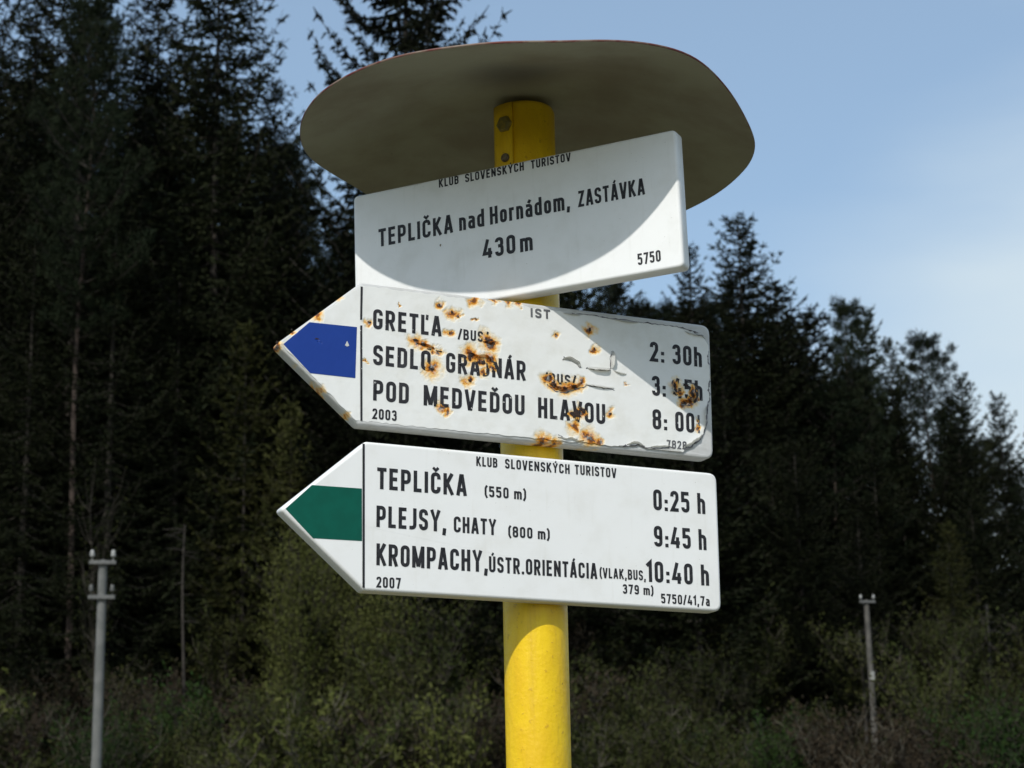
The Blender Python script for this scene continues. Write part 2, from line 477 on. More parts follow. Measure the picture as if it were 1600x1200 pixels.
GL['9'] = G(.45, [(.45 - h_, .45, 0), (h_, .45, R), (h_, T_, R), (.45 - h_, T_, R), (.45 - h_, B_, R), (h_, B_, R), (h_, .22, 0)])
XH = .74
GL['a'] = G(.41, [(.04, XH - h_, 0), (.41 - h_, XH - h_, .13), (.41 - h_, 0, 0)], [(.41 - h_, .42, 0), (h_, .42, .12), (h_, B_, .12), (.41 - h_, B_, 0)])
GL['d'] = G(.42, [(.42 - h_, 0, 0), (.42 - h_, 1, 0)], [(.42 - h_, XH - h_, 0), (h_, XH - h_, .13), (h_, B_, .13), (.42 - h_, B_, 0)])
GL['h'] = G(.42, [(h_, 0, 0), (h_, 1, 0)], [(h_, XH - h_, 0), (.42 - h_, XH - h_, .14), (.42 - h_, 0, 0)])
GL['m'] = G(.64, [(h_, 0, 0), (h_, XH, 0)], [(h_, XH - h_, 0), (.32, XH - h_, .13), (.32, 0, 0)], [(.30, XH - h_, 0), (.64 - h_, XH - h_, .13), (.64 - h_, 0, 0)])
GL['n'] = G(.41, [(h_, 0, 0), (h_, XH, 0)], [(h_, XH - h_, 0), (.41 - h_, XH - h_, .14), (.41 - h_, 0, 0)])
GL['o'] = G(.41, O(h_, .41 - h_, B_, XH - h_, .13))
GL['r'] = G(.29, [(h_, 0, 0), (h_, XH, 0)], [(h_, XH - h_, 0), (.29, XH - h_, 0)])
GL[','] = G(.18, [(.10, .17, 0), (.06, -.16, 0)])
GL['.'] = G(.17, [(.085, 0, 0), (.085, .17, 0)])
GL[':'] = G(.19, [(.095, 0, 0), (.095, .17, 0)], [(.095, .37, 0), (.095, .54, 0)])
GL['('] = G(.22, [(.20, 1.05, 0), (.08, .80, .2), (.08, .20, .2), (.20, -.10, 0)])
GL[')'] = G(.22, [(.02, 1.05, 0), (.14, .80, .2), (.14, .20, .2), (.02, -.10, 0)])
GL['/'] = G(.30, [(.03, -.03, 0), (.27, 1.03, 0)])
def acc(base, kind, hh=1.0, slim=None):
    wd, st = GL[base]; cx = wd / 2
    if kind == 'acute': s = [(cx - .02, hh + .05, 0), (cx + .09, hh + .22, 0)]
    if kind == 'caron': s = [(cx - .13, hh + .22, 0), (cx, hh + .09, 0), (cx + .13, hh + .22, 0)]
    if kind == 'tick': s = [(wd - .08, 1.02, 0), (wd - .10, .76, 0)]
    return (wd, st + (s,))
GL['Á'] = acc('A', 'acute'); GL['Ý'] = acc('Y', 'acute'); GL['Ú'] = acc('U', 'acute'); GL['Č'] = acc('C', 'caron'); GL['Ď'] = acc('D', 'caron')
GL['Ľ'] = acc('L', 'tick'); GL['á'] = acc('a', 'acute', XH)
GAP = .135

def round_path(st):
    pts = []
    n = len(st)
    for i, (x, y, r) in enumerate(st):
        if r <= 0 or i == 0 or i == n - 1: pts.append((x, y)); continue
        p = Vector((x, y)); a = Vector(st[i - 1][:2]) - p; b = Vector(st[i + 1][:2]) - p
        la, lb = a.length, b.length
        a.normalize(); b.normalize()
        ang = a.angle(b)
        d = min(r / math.tan(ang / 2) if ang < 3.1 else 0, la * .5 if i > 1 else la, lb * .5 if i < n - 2 else lb)
        if d < 1e-4: pts.append((x, y)); continue
        p0, p1 = p + a * d, p + b * d
        for k in range(7):
            s = k / 6
            q = p0 * (1 - s) ** 2 + p * 2 * s * (1 - s) * .92 + (p0 + p1) * .5 * (2 * s * (1 - s)) * .08 + p1 * s * s
            pts.append((q.x, q.y))
    o = [pts[0]]
    for q in pts[1:]:
        if math.hypot(q[0] - o[-1][0], q[1] - o[-1][1]) > 1e-4: o.append(q)
    return o

def stroke_strip(pts, sw, closed=False):
    """left and right borders of a stroke, mitred"""
    n = len(pts); Lf, Rt = [], []
    P = [Vector(p) for p in pts]
    for i in range(n):
        if closed: d0 = (P[i] - P[i - 1 if i > 0 else n - 2]); d1 = (P[(i + 1) if i < n - 1 else 1] - P[i])
        else:
            d0 = P[i] - P[i - 1] if i > 0 else P[1] - P[0]
            d1 = P[i + 1] - P[i] if i < n - 1 else d0
            if i == 0: d0 = d1
        d0 = d0.normalized(); d1 = d1.normalized()
        n0 = Vector((-d0.y, d0.x)); n1 = Vector((-d1.y, d1.x))
        mm = (n0 + n1)
        if mm.length < 1e-4: mm = n0
        mm.normalize()
        k = sw / 2 / max(mm.dot(n0), .42)
        Lf.append(P[i] + mm * k); Rt.append(P[i] - mm * k)
    return Lf, Rt

def lettering(text, u0, v0, u1, v1, cap, parent, mat, z0, label=None, name='lettering'):
    """one line of print from (u0,v0) to (u1,v1), capitals cap high"""
    wtot = 0
    for ch in text: wtot += (GL[ch][0] if ch != ' ' else .16) + GAP
    wtot -= GAP
    length = math.hypot(u1 - u0, v1 - v0); kx = length / wtot
    ang = math.atan2(v1 - v0, u1 - u0); ca, sa = math.cos(ang), math.sin(ang)
    V, Fs = [], []
    x = 0; layer = 0
    for ch in text:
        if ch == ' ': x += .16 + GAP; continue
        wd, sts = GL[ch]
        for si, st in enumerate(sts):
            pts = round_path(st)
            closed = len(pts) > 3 and abs(pts[0][0] - pts[-1][0]) < 1e-6 and abs(pts[0][1] - pts[-1][1]) < 1e-6
            sw = SW if ch == 'I' or pts[0][1] <= 1.0 or len(pts) > 3 or ch in '()/' or min(p[1] for p in pts) < .7 else SW * .75
            # keep the stroke's width true although the line is squeezed sideways
            Q = [((x + p[0]) * kx, p[1] * cap) for p in pts]
            Lf, Rt = stroke_strip(Q, sw * (kx * .5 + cap * .5), closed)
            b = len(V); z = z0 + si * .00004
            for a, c in zip(Lf, Rt):
                for q in (a, c): V.append((u0 + q.x * ca - q.y * sa, v0 + q.x * sa + q.y * ca, z))
            for k in range(len(Q) - 1): Fs.append((b + 2 * k, b + 2 * k + 1, b + 2 * k + 3, b + 2 * k + 2))
        x += wd + GAP
    me = bpy.data.meshes.new(name)
    me.from_pydata(V, [], Fs); me.update()
    o = link_mesh(name, me, mat, parent)
    if label: o['label'] = label
    return o

# ------------------------------------------------------------------ the signpost
POLE = Vector((.0196, 2.0372, 0))
POLE_R = .0335
post = empty('signpost', POLE, 0, 'yellow steel signpost with a shallow round roof plate, carrying three white boards', 'signpost')
def lathe(prof, seg=48, ang0=0, ang1=2 * math.pi):
    bm = bmesh.new(); rings = []
    full = abs(ang1 - ang0 - 2 * math.pi) < 1e-6
    n = seg if full else seg + 1
    for (r, z) in prof:
        if r < 1e-6: rings.append([bm.verts.new((0, 0, z))]); continue
        rings.append([bm.verts.new((r * math.cos(ang0 + (ang1 - ang0) * k / seg), r * math.sin(ang0 + (ang1 - ang0) * k / seg), z)) for k in range(n)])
    for a, b in zip(rings, rings[1:]):
        for k in range(seg):
            k2 = (k + 1) % n
            if len(a) == 1: bm.faces.new((a[0], b[k2], b[k]))
            elif len(b) == 1: bm.faces.new((a[k], a[k2], b[0]))
            else: bm.faces.new((a[k], a[k2], b[k2], b[k]))
    return bm
TOPZ = 2.441
prof = [(POLE_R, -.4)] + [(POLE_R + .0003 * math.sin(k * 2.1), k * .12) for k in range(0, 20)] + [(POLE_R, TOPZ - .006), (POLE_R * .94, TOPZ - .0015), (POLE_R * .8, TOPZ), (0, TOPZ)]
bm_obj('pole', lathe(prof, 64), M_YELLOW, post, True)
bm_obj('base_collar', lathe([(POLE_R + .001, .0), (.06, .0), (.06, .05), (.055, .06), (POLE_R + .001, .064)], 40), M_STEEL, post, True)
# mounting strap on the upper left of the pole with bolt and screw
bm = bmesh.new()
prev = None
for zz in (2.335, 2.345, 2.425, 2.437):
    ring = []
    for k in range(7):
        a = math.radians(-154 + 42 * k / 6)
        for rr in (POLE_R + .0006, POLE_R + .0042): ring.append((rr * math.cos(a), rr * math.sin(a), zz))
    cur = [bm.verts.new(p) for p in ring]
    if prev:
        for k in range(6):
            bm.faces.new((prev[2 * k + 1], prev[2 * k + 3], cur[2 * k + 3], cur[2 * k + 1]))
            bm.faces.new((prev[2 * k + 2], prev[2 * k], cur[2 * k], cur[2 * k + 2]))
        bm.faces.new((prev[0], prev[1], cur[1], cur[0])); bm.faces.new((prev[13], prev[12], cur[12], cur[13]))
    else:
        for k in range(6): bm.faces.new((cur[2 * k], cur[2 * k + 2], cur[2 * k + 3], cur[2 * k + 1]))
    prev = cur
for k in range(6): bm.faces.new((prev[2 * k + 1], prev[2 * k + 3], prev[2 * k + 2], prev[2 * k]))
bm_obj('mounting_strap', bm, M_YELLOW, post, True)
def bolt(zc, rad, deg, name, mat, depth=.005):
    bm = lathe([(0, 0), (rad, 0), (rad, depth * .6), (rad * .8, depth), (0, depth)], 6 if rad > .006 else 12)
    a = math.radians(deg); d = Vector((math.cos(a), math.sin(a), 0))
    mtx = Matrix.Translation(d * (POLE_R + .0042) + Vector((0, 0, zc))) @ d.to_track_quat('Z', 'Y').to_matrix().to_4x4()
    bm.transform(mtx)
    return bm_obj(name, bm, mat, post)
bolt(2.412, .0095, -125, 'bolt', noisy_mat('yellowed_bolt', (.30, .22, .03), (.16, .13, .04), 200, .55))
bolt(2.373, .0050, -125, 'screw', M_BOLT, .003)

# the round roof plate: a shallow dome whose rim is slightly bent
Qd = [0.02033, 2.03529, 0.25823, 2.39608, -0.0066, -0.01222, 0.00532, -0.00728, 0.00023, 0.00507, -0.00544, -0.00012, 0.0015, 0.00172, 4e-05, 0.00242, -0.00668, -0.00031, 0.00362, 0.00352, -0.00168, 0.00463]
def rimpt(th):
    z = Qd[3]
    for k in range(1, 7): z += Qd[2 + 2 * k] * math.cos(k * th) + Qd[3 + 2 * k] * math.sin(k * th)
    rr = Qd[2]
    for k in (2, 3, 4): rr += Qd[12 + 2 * k] * math.cos(k * th) + Qd[13 + 2 * k] * math.sin(k * th)
    return rr, z
def roof_surface(off, r_in=0.0):
    bm = bmesh.new(); rings = []
    nr, ns = 22, 144
    for i in range(nr + 1):
        rho = i / nr
        ring = []
        if i == 0: ring = [bm.verts.new((Qd[0] - POLE.x, Qd[1] - POLE.y, Qd[3] + .052 + off))]
        else:
            for k in range(ns):
                th = 2 * math.pi * k / ns
                rr, z = rimpt(th)
                zz = Qd[3] + (z - Qd[3]) * rho ** 1.6 + .052 * (1 - rho ** 1.7) + off
                x, y = Qd[0] + rr * rho * math.cos(th) - POLE.x, Qd[1] + rr * rho * math.sin(th) - POLE.y
                zz += .0012 * mnoise.noise(Vector((x * 14, y * 14, 3)))
                ring.append(bm.verts.new((x, y, zz)))
        rings.append(ring)
    for a, b in zip(rings, rings[1:]):
        for k in range(ns):
            k2 = (k + 1) % ns
            if len(a) == 1: bm.faces.new((a[0], b[k], b[k2]))
            else: bm.faces.new((a[k], b[k], b[k2], a[k2]))
    return bm, rings
bm, rings = roof_surface(0)
for f in bm.faces: f.normal_flip()
under = bm_obj('roof_plate', bm, M_CREAM, post, True)
bm, rings = roof_surface(.0022)
# rolled edge: the top sheet turns down round the rim and ends just proud of the underside
last = rings[-1]; ns = len(last)
prev = last
ctr = Vector((Qd[0] - POLE.x, Qd[1] - POLE.y, 0))
for (dr, dz) in ((.0004, -.0003), (.0006, -.0010), (.0005, -.0018), (-.0001, -.0024)):
    cur = []
    for v in last:
        d = Vector((v.co.x, v.co.y, 0)) - ctr; d.normalize()
        cur.append(bm.verts.new(v.co + d * dr + Vector((0, 0, dz))))
    for k in range(ns):
        k2 = (k + 1) % ns
        bm.faces.new((prev[k], cur[k], cur[k2], prev[k2]))
    prev = cur
o = bm_obj('roof_top', bm, M_RED, post, True)
o['label'] = 'red painted upper side and edge of the round roof plate'

# ------------------------------------------------------------------ the boards
def board_frame(name, o, yaw, tilt, lean, label, cat):
    u = Vector((math.cos(yaw), math.sin(yaw), 0)); v = Vector((0, 0, 1)); n = u.cross(v)
    cl, s_l = math.cos(lean), math.sin(lean)
    v, n = v * cl + n * s_l, n * cl - v * s_l
    ct, st = math.cos(tilt), math.sin(tilt)
    u, v = u * ct + v * st, -u * st + v * ct
    e = empty(name, (0, 0, 0), 0, label, cat)
    mt = Matrix((u, v, n)).transposed().to_4x4(); mt.translation = Vector(o)
    e.matrix_world = mt
    return e

def outline(kind, Lr, tip, h=.075, rc=.010):
    """counter-clockwise; rounded corners"""
    if kind == 'arrow': c = [(-tip, 0, .004), (0, -h, .006), (Lr, -h, rc), (Lr, h, rc), (0, h, .006)]
    else: c = [(0, -h, rc), (Lr, -h, rc), (Lr, h, rc), (0, h, rc)]
    pts = []
    n = len(c)
    for i in range(n):
        x, y, r = c[i]
        p = Vector((x, y)); a = (Vector(c[i - 1][:2]) - p).normalized(); b = (Vector(c[(i + 1) % n][:2]) - p).normalized()
        ang = a.angle(b); d = r / math.tan(ang / 2); d = min(d, .02)
        p0, p1 = p + a * d, p + b * d
        for k in range(6):
            s = k / 5
            pts.append(p0 * (1 - s) ** 2 + p * 2 * s * (1 - s) + p1 * s * s)
    return pts

def offset_poly(pts, d):
    n = len(pts); res = []
    for i in range(n):
        e0 = (pts[i] - pts[i - 1]).normalized(); e1 = (pts[(i + 1) % n] - pts[i]).normalized()
        nn = Vector((e0.y + e1.y, -(e0.x + e1.x))).normalized()
        k = max(nn.dot(Vector((e1.y, -e1.x))), .6)
        res.append(pts[i] - nn * (d / k))
    return res

def panel(parent, pts, mat_front, depth=.018, br=.0032, wave=0.0):
    """an enamelled tray: rounded front edge, sides, back"""
    bm = bmesh.new(); rings = []
    for (ins, z) in [(br, 0), (br * .62, -br * .08), (br * .29, -br * .29), (br * .08, -br * .62), (0, -br), (0, -depth + .001), (.0012, -depth)]:
        q = offset_poly(pts, ins)
        rings.append([bm.verts.new((p.x, p.y, z + wave * mnoise.noise(Vector((p.x * 60, p.y * 60, 1))))) for p in q])
    fr = bm.faces.new(rings[0]); fr.smooth = False
    for a, b in zip(rings, rings[1:]):
        for k in range(len(a)):
            f = bm.faces.new((a[k - 1], b[k - 1], b[k], a[k])); f.smooth = True
    bk = bm.faces.new(list(reversed(rings[-1]))); bk.material_index = 1
    bm.normal_update()
    me = bpy.data.meshes.new('panel'); bm.to_mesh(me); bm.free()
    return link_mesh('panel', me, [mat_front, M_BOARDBACK], parent)

def flat_print(name, pts, mat, parent, z, thick=None):
    bm = bmesh.new()
    vs_ = [bm.verts.new((x, y, z)) for x, y in pts]
    f = bm.faces.new(vs_)
    bm.normal_update()
    if f.normal.z < 0: f.normal_flip()
    if thick:
        bmesh.ops.solidify(bm, geom=[f], thickness=thick)
    bmesh.ops.triangulate(bm, faces=[q for q in bm.faces if len(q.verts) > 4])
    return bm_obj(name, bm, mat, parent)

def clamp(parent, u_at):
    """steel band round the pole behind the board, in board coordinates"""
    inv = parent.matrix_world.inverted()
    for dz in (-.04, .04):
        zc = (parent.matrix_world @ Vector((u_at, dz, 0))).z
        bm = bmesh.new(); prev = None; first = None
        for k in range(33):
            a = 2 * math.pi * k / 32
            if k == 32: cur = first
            else:
                cur = [bm.verts.new((POLE.x + rr * math.cos(a), POLE.y + rr * math.sin(a), zc + z)) for rr, z in ((POLE_R + .0008, -.006), (POLE_R + .0026, -.006), (POLE_R + .0026, .006), (POLE_R + .0008, .006))]
                if first is None: first = cur
            if prev:
                for j in range(4): bm.faces.new((prev[j], cur[j], cur[(j + 1) % 4], prev[(j + 1) % 4]))
            prev = cur
        bm.transform(inv)
        bm_obj('clamp_band', bm, M_STEEL, parent)

# --- top: rectangular board with the stop's name
bt = board_frame('station_board', (-0.1727, 2.0719, 2.2811), -0.4479, 0.0156, 0.0052,
                 'plain rectangular white board reading TEPLIČKA nad Hornádom, uppermost on the yellow post', 'sign')
panel(bt, outline('rect', .38707, 0, rc=.006), M_WHITE_TOP)
for a in [("KLUB", .1088, .0640, .1333, .0096), ("SLOVENSKÝCH", .1412, .0638, .2123, .0096), ("TURISTOV", .2207, .0636, .2674, .0094),
          ("TEPLIČKA", .0319, .0094, .1245, .0206), ("nad", .1323, .0096, .1627, .0202), ("Hornádom,", .1696, .0098, .2641, .0202), ("ZASTÁVKA", .2738, .0100, .3494, .0180),
          ("430", .1598, -.0270, .1987, .0209), ("m", .2040, -.0276, .2191, .0205), ("5750", .3374, -.0653, .3628, .0124)]:
    lettering(a[0], a[1], a[2], a[3], a[2], a[4], bt, M_INK, .0003)
clamp(bt, .2)
flat_print('chip', [(.108, -.0015), (.1092, -.0008), (.1098, -.0022), (.1088, -.0042), (.1078, -.003)], M_BOLT, bt, .0004)

# --- middle: worn arrow with the blue trail mark
bmid = board_frame('worn_arrow_board', (-0.1529, 1.9073, 2.1282), 0.4023, -0.0201, 0.0005,
                   'rusty peeling white arrow board with a blue band, middle of the three', 'sign')
mo = outline('arrow', .40213, .08741)
panel(bmid, mo, M_PLATE, wave=.0016)
def ragged(pts, amp, step=.004, seed=0):
    outp = []
    for i in range(len(pts)):
        a, b = Vector(pts[i]), Vector(pts[(i + 1) % len(pts)])
        n = max(1, int((b - a).length / step))
        d = (b - a).normalized() if (b - a).length > 0 else Vector((1, 0)); nn = Vector((d.y, -d.x))
        for k in range(n):
            p = a + (b - a) * (k / n)
            j = mnoise.noise(Vector((p.x * 150, p.y * 150, seed))) * amp + mnoise.noise(Vector((p.x * 600, p.y * 600, seed + 5))) * amp * .5
            outp.append((p.x + nn.x * j, p.y + nn.y * j))
    return outp
film_o = [(-.0825, .0005), (-.0035, -.0708), (.155, -.0712), (.2836, -.0705), (.292, -.0712), (.3005, -.0700), (.3125, -.0668), (.3209, -.0700), (.3346, -.0690), (.3519, -.0665), (.3639, -.0705), (.3746, -.0626), (.3835, -.057),
          (.3900, -.0483), (.3945, -.035), (.3940, -.0224), (.3975, -.014), (.3992, -.0060), (.3985, .0045), (.3994, .020), (.3978, .036), (.3990, .052), (.3900, .0640), (.370, .0668), (.355, .0690), (.330, .0680), (.300, .0694), (.280, .0682), (.262, .0700), (.235, .0690),
          (.20, .0706), (.10, .0714), (-.0020, .0714)]
bm = bmesh.new()
fo = ragged(film_o, .0016)
top = [bm.verts.new((x, y, .0010)) for x, y in fo]
bot = [bm.verts.new((x, y, .0002)) for x, y in fo]
f = bm.faces.new(top)
nv = len(top)
for k in range(nv): bm.faces.new((top[k - 1], bot[k - 1], bot[k], top[k]))
bmesh.ops.triangulate(bm, faces=[f])
bmesh.ops.recalc_face_normals(bm, faces=bm.faces[:])
film = bm_obj('film', bm, M_FILM, bmid)
film['label'] = 'white printed film peeling off the board, ragged at the right'
ZF = .0013
b_ = flat_print('blue_band', [(-.0805, .0001), (-.0541, .0259), (-.0042, .0265), (-.0048, -.0270), (-.052, -.0268)], M_BLUE, bmid, ZF)
flat_print('border_line', [(-.0012, .0700), (.0012, .0700), (.0012, .0350), (-.0010, .0345)], M_INK_R, bmid, ZF)
flat_print('border_line', [(-.0008, .0285), (.0014, .0290), (.0036, -.0705), (.0014, -.0705)], M_INK_R, bmid, ZF + .00005)
for a in [("GRETĽA", .0128, .0268, .0872, .0211), ("/BUS/", .1056, .0262, .1392, .0112), ("SEDLO", .0136, -.0110, .0757, .0210), ("GRAJNÁR", .0925, -.0106, .1818, .0211), ("/BUS/", .2022, -.0105, .2390, .0112),
          ("POD", .0143, -.0482, .0525, .0214), ("MEDVEĎOU", .0684, -.0480, .1802, .0214), ("HLAVOU", .1954, -.0488, .2728, .0219), ("2003", .0139, -.0673, .0398, .0109),
          ("2: 30h", .3271, .0262, .3901, .0222), ("3: 45h", .3287, -.0116, .3898, .0221), ("8: 00", .3286, -.0485, .3790, .0220)]:
    lettering(a[0], a[1], a[2], a[3], a[2], a[4], bmid, M_INK_R, ZF)
M_INK_F = rusty('faded_grey_print', (.10, .10, .105), (.22, .22, .22), .7, .55, (.6, .8))
lettering("IST", .1871, .0594, .2099, .0597, .0100, bmid, M_INK_F, ZF, name='faded_lettering')
lettering("7828", .3450, -.0680, .3690, -.0678, .0090, bmid, M_INK_F, ZF, name='faded_lettering')
lettering("I", .3835, -.0480, .3850, -.0480, .0200, bmid, M_INK_F, ZF, name='faded_lettering')
# curled tongues of film and black torn edges
def curl(pts, wdt, lift, name='peeled_flake', mat=None, side=1):
    bm = bmesh.new(); prev = None
    P = [Vector(p) for p in pts]; n = len(P); NS = 7
    for i in range((n - 1) * 4 + 1):
        s = i / 4; k = min(int(s), n - 2); q = P[k].lerp(P[k + 1], s - k)
        d = (P[k + 1] - P[k]).normalized(); nn = Vector((-d.y, d.x)) * side
        fade = max(0.0, math.sin(math.pi * i / ((n - 1) * 4))) ** .6
        ww = wdt * (0.35 + .65 * fade) * (1 + .35 * mnoise.noise(Vector((q.x * 300, q.y * 300, 2))))
        cur = []
        for j in range(NS):
            a = j / (NS - 1)
            cur.append(bm.verts.new((q.x + nn.x * ww * a * (1 - .35 * a * a), q.y + nn.y * ww * a * (1 - .35 * a * a), .0011 + lift * fade * a ** 1.5)))
        if prev:
            for j in range(NS - 1): bm.faces.new((prev[j], cur[j], cur[j + 1], prev[j + 1]))
        prev = cur
    bmesh.ops.solidify(bm, geom=bm.faces[:], thickness=.0005)
    return bm_obj(name, bm, mat or M_FILM, bmid, True)
curl([(.2240, .0160), (.2300, .0175), (.2400, .0135), (.2440, .0095)], .0050, .0040)
curl([(.2520, .0120), (.2620, .0125), (.2740, .0130), (.2800, .0128)], .0050, .0045, side=-1)
curl([(.2825, .0330), (.2810, .0260), (.2805, .0180), (.2800, .0130)], .0045, .0045, side=1)
curl([(.2830, .0125), (.2900, .0105), (.2990, .0095)], .0028, .0022, side=-1)
curl([(.2500, -.0065), (.2650, -.0068), (.2840, -.0078)], .0030, .0024, side=-1)
curl([(.2080, -.0110), (.2160, -.0170), (.2270, -.0175), (.2400, -.0120), (.2470, -.0060)], .0055, .0040, side=1)
curl([(.3560, .0075), (.3545, -.0010), (.3600, -.0080)], .0050, .0042, side=-1)
curl([(.3650, -.0155), (.3740, -.0160), (.3810, -.0120), (.3830, -.0020)], .0048, .0040, side=1)
curl([(.1330, .0260), (.1420, .0240), (.1480, .0280)], .0040, .0034, side=1)
curl([(.1150, .0120), (.1260, .0080), (.1360, .0095), (.1430, .0050)], .0044, .0036, side=1)
curl([(.0600, .0160), (.0720, .0140), (.0800, .0120)], .0035, .0028, side=1)
curl([(.3640, -.0680), (.3750, -.0620), (.3840, -.0560), (.3895, -.0500)], .0050, .0042, side=1)
curl([(.3905, -.0470), (.3940, -.0350), (.3935, -.0220), (.3965, -.0150)], .0040, .0036, side=1)
curl([(.2180, -.0680), (.2260, -.0700), (.2330, -.0685), (.2400, -.0710), (.2480, -.0690)], .0028, .0030, side=1)
curl([(.2980, -.0690), (.3080, -.0665), (.3180, -.0690)], .0035, .0030, side=1)
curl([(.3260, -.0690), (.3400, -.0680), (.3500, -.0665)], .0030, .0026, side=1)
curl([(.3700, .0655), (.3800, .0640), (.3900, .0640), (.3960, .0600)], .0040, .0026, side=-1)
curl([(.2850, .0688), (.3000, .0690), (.3150, .0684)], .0030, .0026, side=-1)
curl([(.2250, .0692), (.2350, .0690), (.2460, .0692)], .0025, .0022, side=-1)
M_TORN = noisy_mat('dark_torn_edge', (.05, .048, .055), (.22, .21, .22), 260, .7)
def torn(pts, wdt, z=.00125, name='torn_edge', seed=0):
    bm = bmesh.new(); prev = None
    P = [Vector(p) for p in pts]
    for i in range((len(P) - 1) * 6 + 1):
        k = min(i // 6, len(P) - 2); q = P[k].lerp(P[k + 1], i / 6 - k); d = (P[k + 1] - P[k]).normalized(); nn = Vector((-d.y, d.x))
        q = q + nn * .0016 * mnoise.noise(Vector((q.x * 260, q.y * 260, seed)))
        ww = wdt * max(.12, .6 + 1.3 * mnoise.noise(Vector((q.x * 420, q.y * 420, seed + 3))))
        cur = [bm.verts.new((q.x + nn.x * ww * j, q.y + nn.y * ww * j, z + (.0003 if j == 0 else 0))) for j in (-1, 0, 1)]
        if prev:
            for j in (0, 1): bm.faces.new((prev[j], prev[j + 1], cur[j + 1], cur[j]))
        prev = cur
    return bm_obj(name, bm, M_TORN, bmid, True)
torn([(.3985, .045), (.3975, .036), (.3990, .0300)], .0007)
torn([(.3990, .012), (.3975, .004), (.3990, -.004), (.3970, -.012), (.3945, -.0224), (.3945, -.035), (.3900, -.0483), (.3835, -.057), (.3746, -.0630), (.3660, -.0690)], .0011)
torn([(.3519, -.0668), (.3346, -.0692), (.3209, -.0700), (.3125, -.0670), (.3005, -.0698), (.2880, -.0705)], .0010)
torn([(.2180, -.0650), (.2230, -.0665), (.2270, -.0690), (.2330, -.0665), (.2400, -.0680)], .0006)
torn([(.390, .0645), (.370, .0670), (.355, .0692), (.330, .0684), (.300, .0694), (.280, .0686), (.262, .0700), (.235, .0692)], .0006)
torn([(.2250, .0190), (.2330, .0190), (.2410, .0150), (.2440, .0110)], .0007)
torn([(.2510, .0098), (.2620, .0104), (.2740, .0108), (.2800, .0110)], .0007)
torn([(.2815, .0320), (.2800, .0260), (.2795, .0180), (.2790, .0110)], .0005)
torn([(.3545, .0080), (.3530, .0000), (.3580, -.0090)], .0010)
torn([(.3640, -.0175), (.3740, -.0185), (.3830, -.0130), (.3850, -.0020), (.3800, .0060), (.3700, .0095)], .0010)
torn([(.2060, -.0120), (.2150, -.0185), (.2280, -.0190), (.2420, -.0130), (.2520, -.0085), (.2650, -.0088), (.2840, -.0098)], .0008)
torn([(.3800, .0655), (.3860, .0630), (.3930, .0620)], .0010)
M_PIT = noisy_mat('black_rust_pit', (.010, .008, .007), (.05, .022, .012), 500, .8)
def pit(cx, cy, r, seed, sx=1.0, sy=1.0):
    pts = []
    for k in range(16):
        a = 2 * math.pi * k / 16
        rr = r * (.75 + .7 * mnoise.noise(Vector((math.cos(a) * 1.7, math.sin(a) * 1.7, seed))))
        pts.append((cx + rr * math.cos(a) * sx, cy + rr * math.sin(a) * sy))
    bm = bmesh.new()
    outer = [bm.verts.new((x, y, .00145)) for x, y in pts]
    c = bm.verts.new((cx, cy, .0022))
    for k in range(16): bm.faces.new((outer[k - 1], outer[k], c))
    return bm_obj('rust_pit', bm, M_PIT, bmid, True)
for k, a in enumerate([(.2395, -.0405, .0062, 1.5, .8), (.2440, -.0350, .0030, 1, 1.2), (.3700, .0040, .0030, 1.6, .7), (.3800, -.0120, .0030, 1, 1.3), (.2130, -.0110, .0024, 1.8, .6), (.1180, .0080, .0026, 1, 1.6), (.1330, .0040, .0030, 1.2, .9), (.1430, .0290, .0022, 1.4, .7), (.0850, .0110, .0018, 2.2, .6), (.2475, -.0370, .0026, 1, 1.3), (.1390, .0275, .0030, 1, 1), (.1205, .0110, .0032, 1.3, .8), (.1290, .0040, .0026, 1, 1.4), (.1190, -.0170, .0028, 1, 1),
                        (.0590, .0200, .0022, 1.6, .7), (.0775, -.0090, .0026, 1.5, .8), (.0740, .0120, .0014, 2.6, .6), (.2180, -.0135, .0024, 2.2, .6), (.3560, .0025, .0024, .9, 1.6), (.3680, -.0165, .0022, 2, .6), (.3780, -.0060, .0028, .8, 1.4),
                        (.2790, -.0365, .0018, 1.3, .7), (.2560, .0530, .0022, .8, 1.4), (.2610, .0330, .0016, 1, 1), (.0985, .0545, .0014, 1, 1.5), (.1060, .0500, .0013, 1.4, .7), (.0845, .0610, .0013, .8, 1.5), (.0960, .0320, .0013, .8, 1.5), (.1250, .0500, .0009, 1, 1),
                        (.0085, .0335, .0013, 2.4, .6), (-.0868, .0012, .0020, 1, 1), (-.0722, .0160, .0013, 1, 1), (-.0460, .0095, .0014, 1.9, .5), (.2160, .0440, .0012, 1, .7), (.3770, .0660, .0010, 2.6, .6), (.1445, -.0035, .0020, 1, 1.3)]):
    pit(a[0], a[1], a[2], k * 3.7, a[3], a[4])
flat_print('chip', [(-.0165, .0060), (-.0143, .0108), (-.0120, .0060), (-.0143, .0048)], M_PLATE, bmid, ZF + .0002)
clamp(bmid, .2)

